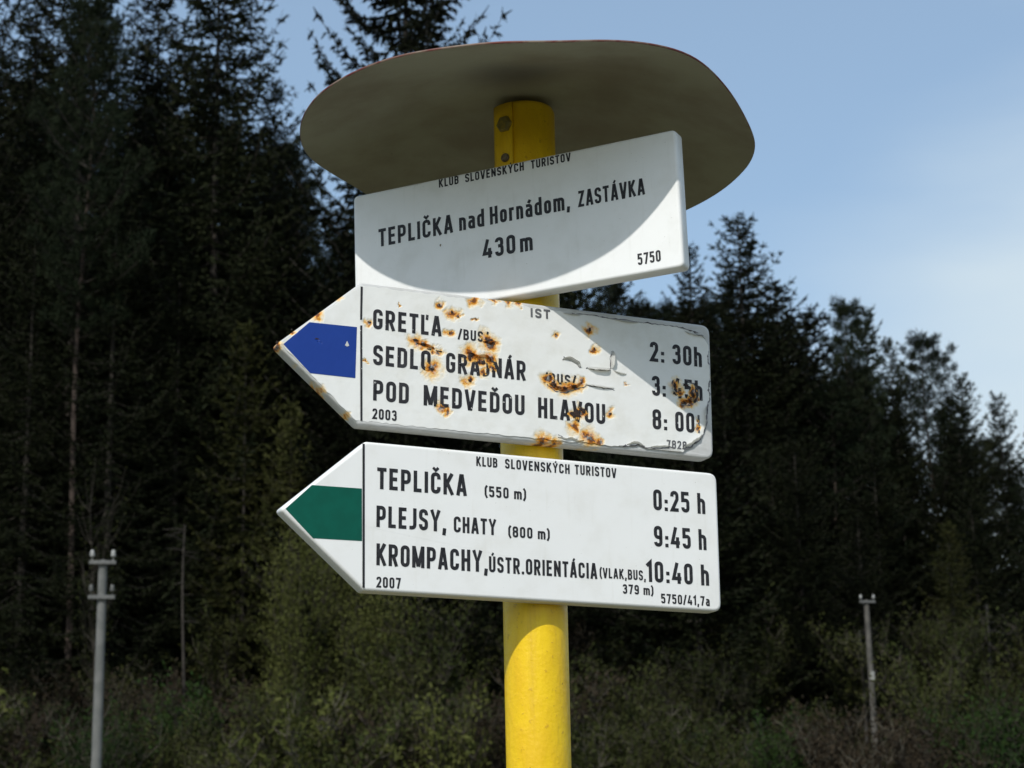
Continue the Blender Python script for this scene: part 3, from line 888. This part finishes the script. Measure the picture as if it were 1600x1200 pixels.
# --- lowest: arrow with the green trail mark
bb = board_frame('green_arrow_board', (-0.1476, 1.9039, 1.9611), 0.4275, -0.0126, -0.0006,
                 'clean white arrow board with a green band, lowest on the yellow post', 'sign')
panel(bb, outline('arrow', .40213, .08741), M_WHITE)
flat_print('green_band', [(-.0820, .0004), (-.0556, .0260), (-.0038, .0265), (-.0030, -.0260), (-.0534, -.0266)], M_GREEN, bb, .0003)
flat_print('border_line', [(-.0037, .0722), (-.0013, .0722), (.0004, -.0722), (-.0020, -.0722)], M_INK, bb, .00036)
for a in [("KLUB", .1195, .0597, .1430, .0100), ("SLOVENSKÝCH", .1516, .0598, .2253, .0101), ("TURISTOV", .2312, .0600, .2798, .0103),
          ("TEPLIČKA", .0122, .0275, .1088, .0218), ("(550 m)", .1286, .0285, .1751, .0112), ("PLEJSY,", .0119, -.0109, .0864, .0216), ("CHATY", .0947, -.0105, .1411, .0163), ("(800 m)", .1546, -.0112, .2014, .0112),
          ("KROMPACHY,", .0123, -.0490, .1317, .0217), ("ÚSTR.ORIENTÁCIA", .1331, -.0487, .2549, .0163), ("(VLAK,BUS,", .2579, -.0470, .3117, .0106), ("10:40 h", .3132, -.0480, .3876, .0222),
          ("379 m)", .2843, -.0620, .3204, .0098), ("5750/41,7a", .3292, -.0697, .3875, .0101), ("0:25 h", .3231, .0290, .3859, .0224), ("9:45 h", .3227, -.0100, .3859, .0222), ("2007", .0125, -.0710, .0380, .0107)]:
    lettering(a[0], a[1], a[2], a[3], a[2], a[4], bb, M_INK, .0003)
clamp(bb, .2)

# ------------------------------------------------------------------ utility poles
M_CONC = noisy_mat('pale_concrete', (.105, .108, .10), (.14, .14, .13), 6, .9, bs=.4, bscale=30)
M_WOOD = noisy_mat('weathered_wood', (.06, .056, .048), (.10, .092, .078), 5, .9, bs=.4, bscale=30)
M_PORC = noisy_mat('white_porcelain', (.40, .40, .38), (.30, .30, .29), 30, .3)
M_DARKSTEEL = noisy_mat('dull_steel', (.15, .15, .14), (.09, .09, .085), 40, .6, metal=.3)
def utility_pole(name, foot, top_z, r0, r1, mat, label, arms, arm_w, sc_=1.0, yaw=.15):
    e = empty(name, foot, yaw, label, 'utility pole', None)
    H = top_z - foot[2]
    s = Soup(); s.tube([(0, 0, z) for z in np.linspace(-.6, H, 9)], np.linspace(r0, r1, 9), 20)
    s.tube([(0, 0, H), (0, 0, H + .02)], [r1, r1 * .1], 20)
    link_mesh('pole', s.mesh('pole', True), mat, e)
    for dz in arms:
        bm = bmesh.new(); bmesh.ops.create_cube(bm, size=1)
        bm.transform(Matrix.Translation((0, -r1 - .03 * sc_, H - dz)) @ Matrix.Diagonal((arm_w, .06 * sc_, .07 * sc_, 1)))
        bmesh.ops.bevel(bm, geom=bm.edges[:], offset=.008 * sc_, segments=1, affect='EDGES')
        arm = bm_obj('crossarm', bm, M_DARKSTEEL, e)
        for sx_ in (-1, 1):
            k = sc_
            pr = [(.008 * k, 0), (.008 * k, .07 * k), (.035 * k, .075 * k), (.048 * k, .09 * k), (.03 * k, .115 * k), (.045 * k, .13 * k), (.028 * k, .16 * k), (.034 * k, .18 * k), (0, .195 * k)]
            ib = lathe(pr, 12); ib.transform(Matrix.Translation((sx_ * (arm_w / 2 - .05 * k), -r1 - .03 * k, H - dz + .03 * k)))
            bm_obj('insulator', ib, M_PORC if dz < .2 * sc_ else M_DARKSTEEL, arm, True)
    return e
pt = at(161, 876, 34.0)
utility_pole('utility_pole', (pt.x, 34.0, float(ground_h(pt.x, 34.0))), pt.z, .104, .074, M_CONC,
             'grey concrete utility pole with two short crossarms, left of the signpost', (.05, .66), .46, 1.0)
pt = at(1352, 938, 47.5)
wp = utility_pole('utility_pole', (pt.x + .02, 47.5, float(ground_h(pt.x, 47.5)) - .1), pt.z, .082, .060, M_WOOD,
             'thin weathered wooden pole with a tiny crossarm below the right-hand trees', (.05,), .40, .8)
bm = bmesh.new(); bmesh.ops.create_cube(bm, size=1)
bm.transform(Matrix.Translation((0, -.095, pt.z - wp.location.z - 1.84)) @ Matrix.Diagonal((.12, .02, .22, 1)))
bmesh.ops.bevel(bm, geom=bm.edges[:], offset=.004, segments=1, affect='EDGES')
bm_obj('marker_plate', bm, noisy_mat('faded_plate', (.30, .30, .28), (.2, .2, .18), 20, .6), wp)

# ------------------------------------------------------------------ conifers
M_BARK = noisy_mat('grey_brown_bark', (.022, .018, .014), (.040, .033, .026), 6, .95, bs=.6, bscale=20)
M_BARK_PINE = noisy_mat('reddish_pine_bark', (.034, .023, .017), (.050, .035, .027), 5, .95, bs=.6, bscale=18)
M_BARK_PALE = noisy_mat('pale_grey_bark', (.045, .042, .037), (.028, .026, .023), 4, .95, bs=.5, bscale=15)
def foliage(name, c0, c1, c2, rnd=.42, rough=.7):
    mt, t, b = new_mat(name, c0, rough, 0, .04)
    tcn = t.n('ShaderNodeTexCoord'); oi = t.n('ShaderNodeObjectInfo')
    v = tcn.outputs['Object']
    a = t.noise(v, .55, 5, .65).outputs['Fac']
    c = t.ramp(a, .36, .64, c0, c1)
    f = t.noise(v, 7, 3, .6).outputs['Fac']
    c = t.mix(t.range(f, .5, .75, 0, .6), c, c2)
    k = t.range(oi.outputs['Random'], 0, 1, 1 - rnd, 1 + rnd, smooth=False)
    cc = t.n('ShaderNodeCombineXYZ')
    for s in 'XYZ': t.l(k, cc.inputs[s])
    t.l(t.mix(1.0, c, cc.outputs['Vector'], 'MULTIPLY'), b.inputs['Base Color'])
    return mt
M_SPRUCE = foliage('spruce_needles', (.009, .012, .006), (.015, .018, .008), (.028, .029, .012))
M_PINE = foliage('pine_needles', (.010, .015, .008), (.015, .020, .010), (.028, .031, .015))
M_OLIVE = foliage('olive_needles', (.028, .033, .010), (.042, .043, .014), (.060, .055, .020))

def spruce_meshes(seed, H=22.0, rmax=3.0, z0=.06, level=.36, per=6, droop=1.0, leafw=.026, dens=1.0, power=.85, top_open=0.0, lift=0.0, fan=.34):
    r = np.random.default_rng(seed)
    s = Soup()
    s.tube([(0, 0, z) for z in np.linspace(-1.5, H, 14)], np.linspace(.20, .012, 14) * (H / 22), 9)
    trunk = s.mesh('trunk', True)
    s = Soup(); P, D, W = [], [], []
    z = H * z0
    while z < H * .992:
        t = min(1.0, max(0.0, (z / H - z0) / (1 - z0)))
        Lmax = rmax * (1 - t) ** power + .12
        n = per if t < .85 else 4
        a0 = r.uniform(0, 6.28)
        for k in range(n):
            az = a0 + 6.283 * k / n + r.normal(0, .25)
            Lb = Lmax * r.uniform(.62, 1.12)
            if r.random() < .06 + top_open * .2: continue
            pitch = math.radians(-16 + lift + (50 - lift * .6) * t ** 1.6 + r.normal(0, 5))
            ns = max(5, int(Lb / .20))
            u = np.linspace(0, 1, ns)
            hor = u * Lb
            ver = np.tan(pitch) * hor - droop * .16 * Lb * np.sin(np.pi * np.clip(u * 1.0, 0, 1)) + .20 * Lb * u ** 3
            ca, sa = math.cos(az), math.sin(az)
            bend = r.normal(0, .08) * Lb * u ** 2
            pts = np.stack([ca * hor - sa * bend, sa * hor + ca * bend, z + r.normal(0, .06) + ver], -1)
            s.tube(pts, np.linspace(.022, .006, ns) * (0.5 + Lb / 3), 3)
            fwdv = np.gradient(pts, axis=0); fwdv /= np.linalg.norm(fwdv, axis=1)[:, None]
            sidev = np.cross(fwdv, [0, 0, 1.0]); sidev /= np.linalg.norm(sidev, axis=1)[:, None] + 1e-6
            for j in range(1, ns):
                uu = u[j]
                if uu < .12 and t < .7: continue
                ls = (fan * Lb * (1 - uu) + .12) * r.uniform(.6, 1.15)
                ls = min(ls, .80)
                for sg in (-1, 1):
                    dirv = sidev[j] * sg * .8 + fwdv[j] * .6 + np.array([0, 0, -.12 * droop + r.normal(0, .08)])
                    dirv /= np.linalg.norm(dirv)
                    m_ = max(3, int(ls / .062 * dens))
                    w_ = (np.arange(m_) + r.random(m_)) / m_
                    base = pts[j] + dirv * (w_ * ls)[:, None]
                    hang = np.stack([r.normal(0, .42, m_), r.normal(0, .42, m_), -np.abs(r.normal(.55 * droop, .35, m_)) + .1], -1) + dirv * .95
                    hang /= np.linalg.norm(hang, axis=1)[:, None]
                    ll = r.uniform(.08, .19, m_)
                    wv = np.cross(hang, r.normal(0, 1, (m_, 3))); wv /= np.linalg.norm(wv, axis=1)[:, None] + 1e-6
                    P.append(base); D.append(hang * ll[:, None]); W.append(wv * (leafw * r.uniform(.6, 1.2, m_))[:, None])
            # needles along the bough itself
            m_ = max(4, int(Lb / .045)); jj = r.integers(1, ns, m_); w_ = r.random(m_)[:, None]
            base = pts[jj - 1] * (1 - w_) + pts[jj] * w_
            hang = r.normal(0, .55, (m_, 3)) + fwdv[jj] * .8; hang /= np.linalg.norm(hang, axis=1)[:, None]
            wv = np.cross(hang, r.normal(0, 1, (m_, 3))); wv /= np.linalg.norm(wv, axis=1)[:, None] + 1e-6
            P.append(base); D.append(hang * r.uniform(.08, .17, m_)[:, None]); W.append(wv * (leafw * r.uniform(.6, 1.2, m_))[:, None])
            # tip sprays
            m_ = 3
            P.append(np.repeat(pts[-1:], m_, 0)); dd = fwdv[-1] + r.normal(0, .35, (m_, 3)); D.append(dd * .2)
            wv = np.cross(dd, r.normal(0, 1, (m_, 3))); wv /= np.linalg.norm(wv, axis=1)[:, None]; W.append(wv * .03)
        z += level * r.uniform(.75, 1.25) * (1.0 if t < .8 else .75)
    # leader
    m_ = 26; zz = H - r.uniform(0, 1.0, m_) ; b = np.stack([0 * zz, 0 * zz, zz], -1)
    dd = r.normal(0, 1, (m_, 3)); dd[:, 2] = np.abs(dd[:, 2]) + .6; dd /= np.linalg.norm(dd, axis=1)[:, None]
    P.append(b); D.append(dd * .2); wv = np.cross(dd, r.normal(0, 1, (m_, 3))); wv /= np.linalg.norm(wv, axis=1)[:, None]; W.append(wv * .025)
    s.quads(np.concatenate(P), np.concatenate(D), np.concatenate(W))
    return trunk, s.mesh('crown')

def pine_meshes(seed, H=20.0, rmax=2.6, z0=.15, level=.62, per=5, power=.7, tuft=1.0, r0=.17):
    r = np.random.default_rng(seed)
    s = Soup()
    zz = np.linspace(-1.5, H, 16)
    wob = np.stack([.12 * np.sin(zz * .35 + seed), .12 * np.cos(zz * .3 + seed * 2), zz], -1)
    s.tube(wob, np.linspace(r0, .015, 16), 9)
    trunk = s.mesh('trunk', True)
    s = Soup(); P, D, W = [], [], []
    def tufts(c, d, n, rad):
        dd = r.normal(0, .75, (n, 3)) + d * .9
        dd /= np.linalg.norm(dd, axis=1)[:, None]
        base = c + dd * rad * .15 + r.normal(0, rad * .25, (n, 3))
        wv = np.cross(dd, r.normal(0, 1, (n, 3))); wv /= np.linalg.norm(wv, axis=1)[:, None]
        P.append(base); D.append(dd * (rad * r.uniform(.4, .85, n))[:, None]); W.append(wv * (.019 * r.uniform(.7, 1.4, n))[:, None])
    z = H * z0
    while z < H * .98:
        t = min(1.0, max(0.0, (z / H - z0) / (1 - z0)))
        Lmax = rmax * (1 - t) ** power * (.55 + .45 * min(1, t * 5)) + .25
        a0 = r.uniform(0, 6.28)
        for k in range(per):
            if r.random() < .10: continue
            az = a0 + 6.283 * k / per + r.normal(0, .3); Lb = Lmax * r.uniform(.5, 1.15)
            ca, sa = math.cos(az), math.sin(az)
            ns = max(4, int(Lb / .28)); u = np.linspace(0, 1, ns)
            pitch = math.radians(r.normal(6 + 34 * t, 7))
            hor = u * Lb; ver = np.tan(pitch) * hor + .22 * Lb * u ** 2.2
            bend = r.normal(0, .12) * Lb * u ** 2
            pts = np.stack([ca * hor - sa * bend, sa * hor + ca * bend, z + ver], -1)
            s.tube(pts, np.linspace(.03, .008, ns) * (.5 + Lb / 3), 3)
            d = pts[-1] - pts[-2]; d /= np.linalg.norm(d)
            sd_ = np.array([-sa, ca, 0])
            tufts(pts[-1], d + np.array([0, 0, .5]), int(34 * tuft), .34)
            for j in range(1, ns):
                if u[j] < .25: continue
                for sg in (-1, 1):
                    ls = (.38 * Lb * (1 - u[j]) + .15) * r.uniform(.5, 1.2)
                    q = pts[j] + (sd_ * sg * .9 + d * .5) * ls + np.array([0, 0, r.uniform(0, .18)])
                    s.tube([pts[j], q], [.010, .005], 3)
                    tufts(q, sd_ * sg * .5 + d * .4 + np.array([0, 0, .55]), int(26 * tuft), .30)
                    if ls > .4: tufts(pts[j] + (q - pts[j]) * .55, np.array([0, 0, .7]), int(18 * tuft), .26)
        z += level * r.uniform(.7, 1.3)
    tufts(np.array([wob[-1][0], wob[-1][1], H - .1]), np.array([0, 0, 1.3]), 30, .42)
    tufts(np.array([wob[-1][0], wob[-1][1], H - .45]), np.array([0, 0, .8]), 30, .34)
    s.quads(np.concatenate(P), np.concatenate(D), np.concatenate(W), taper=.25)
    return trunk, s.mesh('crown')

KINDS = {
 'spruce_a': (spruce_meshes(1, rmax=3.6, power=.60, level=.40, dens=1.5, leafw=.030), 22.0), 'spruce_b': (spruce_meshes(2, rmax=4.2, per=7, droop=1.0, power=.56, level=.44, dens=1.9, leafw=.032), 22.0), 'spruce_c': (spruce_meshes(3, rmax=3.3, per=6, droop=1.2, power=.55, level=.42, dens=1.4, leafw=.030), 22.0),
 'spruce_slim': (spruce_meshes(4, rmax=3.9, per=7, droop=1.6, level=.48, power=.52, top_open=.2, fan=.28, dens=2.4, leafw=.034), 22.0),
 'spruce_young': (spruce_meshes(5, H=11, rmax=2.5, level=.34, per=6, droop=.6, power=.7, dens=1.4), 11.0),
 'spruce_upswept': (spruce_meshes(6, H=18, rmax=4.2, level=.46, per=7, droop=.45, power=.74, lift=16, fan=.30, top_open=.15, dens=2.4, leafw=.036), 18.0),
 'spruce_small': (spruce_meshes(7, H=13, rmax=3.1, level=.42, per=6, droop=.35, power=.70, lift=22, fan=.32, top_open=.2, dens=2.2, leafw=.036), 13.0),
 'pine_a': (pine_meshes(11, rmax=3.3, power=.75, level=.55, per=5), 20.0), 'pine_b': (pine_meshes(12, rmax=4.0, level=.55, per=6, power=.75), 20.0),
 'pine_tall': (pine_meshes(13, H=24, z0=.52, rmax=3.0, level=.6, per=6), 24.0),
 'pine_small': (pine_meshes(14, H=13, rmax=2.9, level=.55, per=5, r0=.12, power=.75), 13.0),
}
print('crown tris', {k: 2 * len(v[0][1].polygons) for k, v in KINDS.items()})
for k, ((tr, cw), H) in KINDS.items():
    tr.materials.append(M_BARK_PINE if 'pine' in k else M_BARK)
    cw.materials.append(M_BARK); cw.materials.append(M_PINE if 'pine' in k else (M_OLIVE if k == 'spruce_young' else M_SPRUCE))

def conifer(px, top_py, dist, kind, label=None, group=None, wscale=1.0, base_px=None):
    """a tree whose tip stands where the photograph shows it, rooted on the bank"""
    tip = at(px, top_py, dist)
    gz = float(ground_h(tip.x, dist)) - .1
    (tr, cw), H = KINDS[kind]
    s = (tip.z - gz) / H
    nm = 'pine_tree' if 'pine' in kind else 'spruce_tree'
    e = empty(nm, (tip.x, dist, gz), random.uniform(0, 6.28), label, 'tree', group)
    e.scale = (s * wscale, s * wscale, s)
    if base_px is not None:
        bx = at(base_px, 1100, dist).x
        e.location.x = bx
        lean = math.atan2(tip.x - bx, tip.z - gz)
        e.rotation_euler = (0, lean, 0)
    a = bpy.data.objects.new('trunk', tr); COL.objects.link(a); a.parent = e
    b = bpy.data.objects.new('crown', cw); COL.objects.link(b); b.parent = e
    return e

HERO = [
 (345, -150, 52, 'spruce_b', 'tall broad spruce reaching the top edge, left of the roof plate', 1.0, None),
 (632, -300, 50, 'spruce_slim', 'sparse drooping spruce rising behind the round roof plate', 1.0, None),
 (140, -190, 53, 'spruce_a', 'dense dark spruce between the left edge and the broad spruce', 1.05, None),
 (-12, -90, 51, 'spruce_c', 'dark spruce cut by the left edge of the picture', .8, None),
 (150, 0, 48.5, 'pine_tall', 'slender pine with a bare reddish trunk, far left', .8, 98),
 (232, 70, 56, 'spruce_c', 'spruce filling the gap between the two tall left ones', 1.0, None),
 (430, 130, 56, 'spruce_a', 'spruce just left of the roof plate, hidden behind it in part', 1.0, None),
 (1152, 336, 58, 'spruce_upswept', 'tallest tree right of the boards, pointed with upswept branches', 1.25, None),
 (1076, 386, 60, 'spruce_upswept', 'spruce peeping out between the station board and the tallest right-hand tree', .9, None),
 (1212, 448, 62, 'spruce_small', 'tree leaning against the right flank of the pointed one', 1.35, None),
 (1258, 490, 60, 'spruce_small', 'lower shoulder tree in the dip of the right treeline', 1.35, None),
 (1322, 482, 60, 'pine_small', 'left one of the twin tufted tops on the right treeline', .8, None),
 (1350, 486, 62, 'spruce_small', 'right one of the twin tufted tops on the right treeline', .8, None),
 (1388, 530, 61, 'spruce_upswept', 'tree just right of the twin tufted tops', .8, None),
 (1443, 534, 62, 'pine_small', 'round tufted top midway down the right treeline', 1.1, None),
 (1500, 590, 62, 'spruce_small', 'tree above the last dip of the right treeline', 1.0, None),
 (1558, 620, 64, 'spruce_small', 'thin topped tree near the right edge', .9, None),
 (1618, 650, 66, 'pine_a', 'tree cut by the right edge of the picture', 1.0, None),
 (385, 515, 49.3, 'spruce_young', 'olive young spruce left of the blue arrow tip', .85, None),
 (62, -60, 55, 'spruce_b', 'dense broad spruce between the left edge and the reddish pine', .9, None),
 (250, -20, 57, 'spruce_a', 'spruce closing the sky gap left of the broad spruce', 1.15, None),
 (455, 640, 48.8, 'spruce_young', 'olive young spruce under the blue arrow tip, above the green one', .8, None),
 (1240, 690, 50.0, 'spruce_upswept', 'greenish spruce standing forward just right of the boards', 1.2, None),
 (1480, 820, 50.0, 'spruce_young', 'low olive spruce between the wooden pole and the right edge', 1.1, None),
]
for px, py, dd, kk, lab, ws, bp in HERO: conifer(px, py, dd, kk, lab, None, ws, bp)

def skyline(px):
    xs_ = [-700, 0, 60, 120, 240, 340, 440, 520, 640, 1060, 1150, 1220, 1290, 1340, 1450, 1520, 1600, 1900]
    ys_ = [-60, 30, 100, 30, 100, 60, 150, 290, 230, 430, 380, 460, 530, 530, 570, 620, 670, 760]
    return float(np.interp(px, xs_, ys_))
PLACES = [(-330, 'far beyond the left edge'), (-80, 'beyond the left edge'), (60, 'at the left edge'), (125, 'behind the reddish pine trunk'), (215, 'above the left utility pole'), (330, 'left of the blue arrow tip'), (430, 'just beside the blue arrow tip'),
          (560, 'behind the arrowheads'), (780, 'behind the left half of the boards'), (900, 'behind the yellow post'), (1120, 'behind the right half of the boards'), (1200, 'just right of the boards'), (1290, 'between the boards and the twin tops'),
          (1400, 'above the thin wooden pole'), (1500, 'right of the thin wooden pole'), (1600, 'at the right edge'), (1850, 'beyond the right edge'), (9999, 'far beyond the right edge')]
DEPTHS = ['at the front of the wood', 'in the second rank', 'in the third rank', 'in the fourth rank', 'deep in the wood', 'at the back of the wood']
def place(px):
    return next(n for lim, n in PLACES if px < lim)
rr = random.Random(21)
GRP = 'dark conifers massed in the shaded wood'
seen = {}
for row, (dd, step, drop) in enumerate([(50.5, 128, 260), (55, 125, 130), (60, 112, 60), (66, 112, 35), (73, 125, 30), (84, 150, 40)]):
    px = -560 + rr.uniform(0, step)
    while px < 2060:
        sk = skyline(px)
        top = sk + 30 + drop * rr.uniform(.5, 1.3)
        if px < 760: kk = rr.choice(['spruce_a', 'spruce_b', 'spruce_c', 'spruce_a', 'pine_b'])
        else: kk = rr.choice(['spruce_a', 'spruce_upswept', 'spruce_upswept', 'pine_a', 'pine_b'])
        d2 = dd + rr.uniform(-1.8, 1.8)
        tip = at(px, top, d2); hgt = tip.z - float(ground_h(tip.x, d2))
        if hgt > 4:
            if hgt < 11: kk = rr.choice(['spruce_small', 'pine_small', 'spruce_small'])
            lab = 'dark %s %s, %s' % ('pine' if 'pine' in kk else ('stiff spruce' if ('upswept' in kk or 'small' in kk) else ('broad spruce' if kk == 'spruce_b' else 'spruce')), DEPTHS[row], place(px))
            if lab in seen: lab = lab.replace('dark ', '') + ', farther right'
            seen[lab] = 1
            conifer(px, top, d2, kk, lab, GRP, rr.uniform(.9, 1.2) * (1.0 if hgt > 14 else 1.15))
        px += step * rr.uniform(.7, 1.3)

# ------------------------------------------------------------------ bare trunks, saplings and shrubs on the bank
def bare_trunk(px, top_py, dist, rad, mat, label, bx):
    tip = at(px, top_py, dist); b = at(bx, 1100, dist); gz = float(ground_h(b.x, dist))
    e = empty('bare_tree', (b.x, dist, gz), 0, label, 'tree')
    s = Soup(); H = tip.z - gz
    zz = np.linspace(-.4, H, 10)
    pts = np.stack([(tip.x - b.x) * zz / H + .05 * np.sin(zz), .04 * np.cos(zz * 1.3), zz], -1)
    s.tube(pts, np.linspace(rad, rad * .4, 10), 8)
    link_mesh('trunk', s.mesh('trunk', True), mat, e)
    s = Soup(); r = np.random.default_rng(int(px))
    for k in range(14):
        z = H * r.uniform(.45, 1); az = r.uniform(0, 6.28); l = r.uniform(.2, .7)
        p0 = np.array([(tip.x - b.x) * z / H, 0, z]); d = np.array([math.cos(az), math.sin(az), r.uniform(-.3, .3)])
        s.tube([p0, p0 + d * l * .5, p0 + d * l + [0, 0, -.1 * l]], [.014, .010, .004], 3)
    link_mesh('branches', s.mesh('branches'), mat, e)['kind'] = 'stuff'
bare_trunk(290, 820, 47.0, .050, M_BARK, 'thin dark bare trunk standing between the left pole and the arrow tips', 284)
bare_trunk(1540, 945, 49.5, .050, M_BARK_PALE, 'pale bare trunk low at the far right', 1546)
bare_trunk(1341, 985, 48.6, .05, M_BARK_PALE, 'thin pale stem close beside the wooden pole', 1351)

M_TWIG = noisy_mat('brown_twigs', (.035, .028, .020), (.055, .046, .034), 3, .9)
M_TWIGP = noisy_mat('pale_twigs', (.08, .072, .052), (.12, .105, .075), 3, .9)
M_LEAF_Y = foliage('yellow_green_leaves', (.060, .070, .018), (.090, .096, .028), (.13, .13, .045), .2)
M_LEAF_O = foliage('olive_leaves', (.026, .034, .010), (.042, .044, .014), (.062, .056, .024), .3)
M_LEAF_G = foliage('fresh_green_leaves', (.016, .034, .009), (.025, .042, .010), (.042, .052, .017), .25)
M_LEAF_B = foliage('brown_dry_leaves', (.026, .020, .013), (.038, .029, .018), (.055, .042, .028), .3)
def shrub_meshes(seed, H=3.0, spread=.55, stems=16, leaves=2600, leaf=.045, upright=.7):
    r = np.random.default_rng(seed)
    s = Soup(); tips = []
    for k in range(stems):
        az = r.uniform(0, 6.28); out_ = r.uniform(.15, 1) * spread * H * .5; hh = H * r.uniform(.6, 1.0)
        n = 8; u = np.linspace(0, 1, n)
        b = r.normal(0, .12 * H * .3, 2)
        p = np.stack([b[0] + math.cos(az) * out_ * u ** (1 + upright), b[1] + math.sin(az) * out_ * u ** (1 + upright), hh * u], -1)
        p[:, :2] += np.cumsum(r.normal(0, .02 * H, (n, 2)), 0) * .5
        s.tube(p, np.linspace(.018, .005, n), 4)
        tips.append(p)
        for j in range(2, n):
            for _ in range(4):
                d = r.normal(0, 1, 3); d[2] = abs(d[2]) * .9 + .3; d /= np.linalg.norm(d)
                l = H * r.uniform(.08, .2)
                q = np.array([p[j], p[j] + d * l * .6, p[j] + d * l + [0, 0, .04 * H]])
                s.tube(q, [.007, .005, .003], 3); tips.append(q)
    stems_me = s.mesh('stems')
    s = Soup()
    allp = np.concatenate([t[1:] if len(t) == 3 else t[4:] for t in tips])
    idx = r.integers(0, len(allp), leaves)
    c = allp[idx] + r.normal(0, .035 * H, (leaves, 3))
    d = r.normal(0, 1, (leaves, 3)); d[:, 2] += .4; d /= np.linalg.norm(d, axis=1)[:, None]
    wv = np.cross(d, r.normal(0, 1, (leaves, 3))); wv /= np.linalg.norm(wv, axis=1)[:, None]
    s.quads(c, d * (leaf * r.uniform(.8, 2.0, leaves))[:, None], wv * (leaf * .42 * r.uniform(.6, 1.3, leaves))[:, None], taper=.5)
    return stems_me, s.mesh('leaves')
SH = [shrub_meshes(31, 4.6, .45, 26, 20000, .036, .9), shrub_meshes(32, 3.0, .9, 20, 5000, .050), shrub_meshes(33, 2.2, 1.2, 18, 4200, .045), shrub_meshes(34, 3.4, .6, 14, 1500, .04), shrub_meshes(35, 1.5, 1.6, 20, 3600, .045), shrub_meshes(36, 4.0, .35, 4, 500, .035, 1.2)]
for sm, _ in SH: sm.materials.append(M_TWIG)
SHH = [4.6, 3.0, 2.2, 3.4, 1.5, 4.0]
def shrub(px, top_py, dist, k, mat, label, group=None, ws=1.0, twig=None):
    tip = at(px, top_py, dist); gz = float(ground_h(tip.x, dist)) - .05
    s = (tip.z - gz) / SHH[k]
    e = empty('shrub', (tip.x, dist, gz), random.uniform(0, 6.28), label, 'shrub', group)
    e.scale = (s * ws, s * ws, s)
    for nm, me, mm in (('stems', SH[k][0], twig), ('leaves', SH[k][1], mat)):
        o = bpy.data.objects.new(nm, me); COL.objects.link(o); o.parent = e
        if mm:
            if not me.materials: me.materials.append(mm)
            o.material_slots[0].link = 'OBJECT'; o.material_slots[0].material = mm
    return e
shrub(472, 858, 46.6, 0, M_LEAF_Y, 'tall yellow-green shrub rising under the tip of the green arrow', None, .8)
shrub(575, 905, 46.8, 0, M_LEAF_Y, 'olive shrub under the left half of the lowest board', None, 1.0)
shrub(655, 950, 46.5, 1, M_LEAF_O, 'thinner twiggy shrub left of the yellow pole', None, .8)
shrub(165, 785, 47.0, 5, M_LEAF_O, 'sparse sapling with pale twigs above the left utility pole', None, .55, M_TWIG)
shrub(290, 1085, 45.5, 2, M_LEAF_G, 'bright green bush low between the left pole and the arrow', None, 1.0)
shrub(1480, 975, 49.0, 1, M_LEAF_O, 'broad olive bush between the wooden pole and the pale trunk', None, 1.0)
shrub(1420, 1090, 48.3, 2, M_LEAF_G, 'green bush beside the foot of the wooden pole', None, .9)
shrub(1180, 1000, 49.0, 1, M_LEAF_O, 'dull bush below the right end of the lowest board', None, 1.1)
rs = random.Random(5)
for row, (dd, lo, hi, step) in enumerate([(49.5, 950, 1060, 84), (47.0, 1010, 1110, 76), (45.0, 1070, 1150, 70), (43.6, 1110, 1185, 70)]):
    px = -160 + rs.uniform(0, step)
    while px < 1760:
        if 1325 < px < 1415 and row > 0:
            px += 45; continue
        k = rs.choice([1, 2, 2, 4, 3]) if row < 2 else rs.choice([2, 4, 4, 1])
        mt = rs.choice([M_LEAF_O, M_LEAF_O, M_LEAF_B, M_LEAF_G if row > 1 else M_LEAF_O, M_LEAF_Y if row > 0 else M_LEAF_B])
        look = {'olive_leaves': 'olive', 'brown_dry_leaves': 'dry brown', 'fresh_green_leaves': 'fresh green', 'yellow_green_leaves': 'yellowish'}[mt.name]
        size = ['', 'tall', 'broad', 'loose upright', 'low'][k]
        lab = '%s %s bush %s, %s' % (look, size, ['against the trees', 'on the upper bank', 'on the lower bank', 'along the bottom edge'][row], place(px))
        if lab in seen: lab += ', farther right'
        seen[lab] = 1
        shrub(px, rs.uniform(lo, hi), dd + rs.uniform(-.8, .8), k, mt, lab, 'scrub bushes along the wooded bank', rs.uniform(.7, 1.1), rs.choice([None, None, M_TWIGP]))
        px += step * rs.uniform(.6, 1.4)

# grass and dead stalks over the bank: nobody could count them
n = 60000
gx = rng.uniform(-19, 19, n); gy = rng.uniform(40.5, 54, n)
gp = np.stack([gx, gy, ground_h(gx, gy)], -1)
gd = rng.normal(0, .35, (n, 3)); gd[:, 2] = 1; gd /= np.linalg.norm(gd, axis=1)[:, None]
gw = np.cross(gd, rng.normal(0, 1, (n, 3))); gw /= np.linalg.norm(gw, axis=1)[:, None]
s = Soup(); s.quads(gp, gd * rng.uniform(.15, .6, n)[:, None], gw * .014, taper=.2, mi=0)
k = rng.random(n)
s.mi = [np.where(k < .45, 0, np.where(k < .8, 1, 2))]
go_ = link_mesh('grass', s.mesh('grass'), [M_LEAF_O, M_LEAF_B, M_LEAF_G])
tag(go_, 'rough grass and dead stalks covering the wooded bank', 'grass', kind='stuff')
print('objects', len(bpy.data.objects), 'tris', sum(len(me.loops) - 2 * len(me.polygons) for me in bpy.data.meshes))
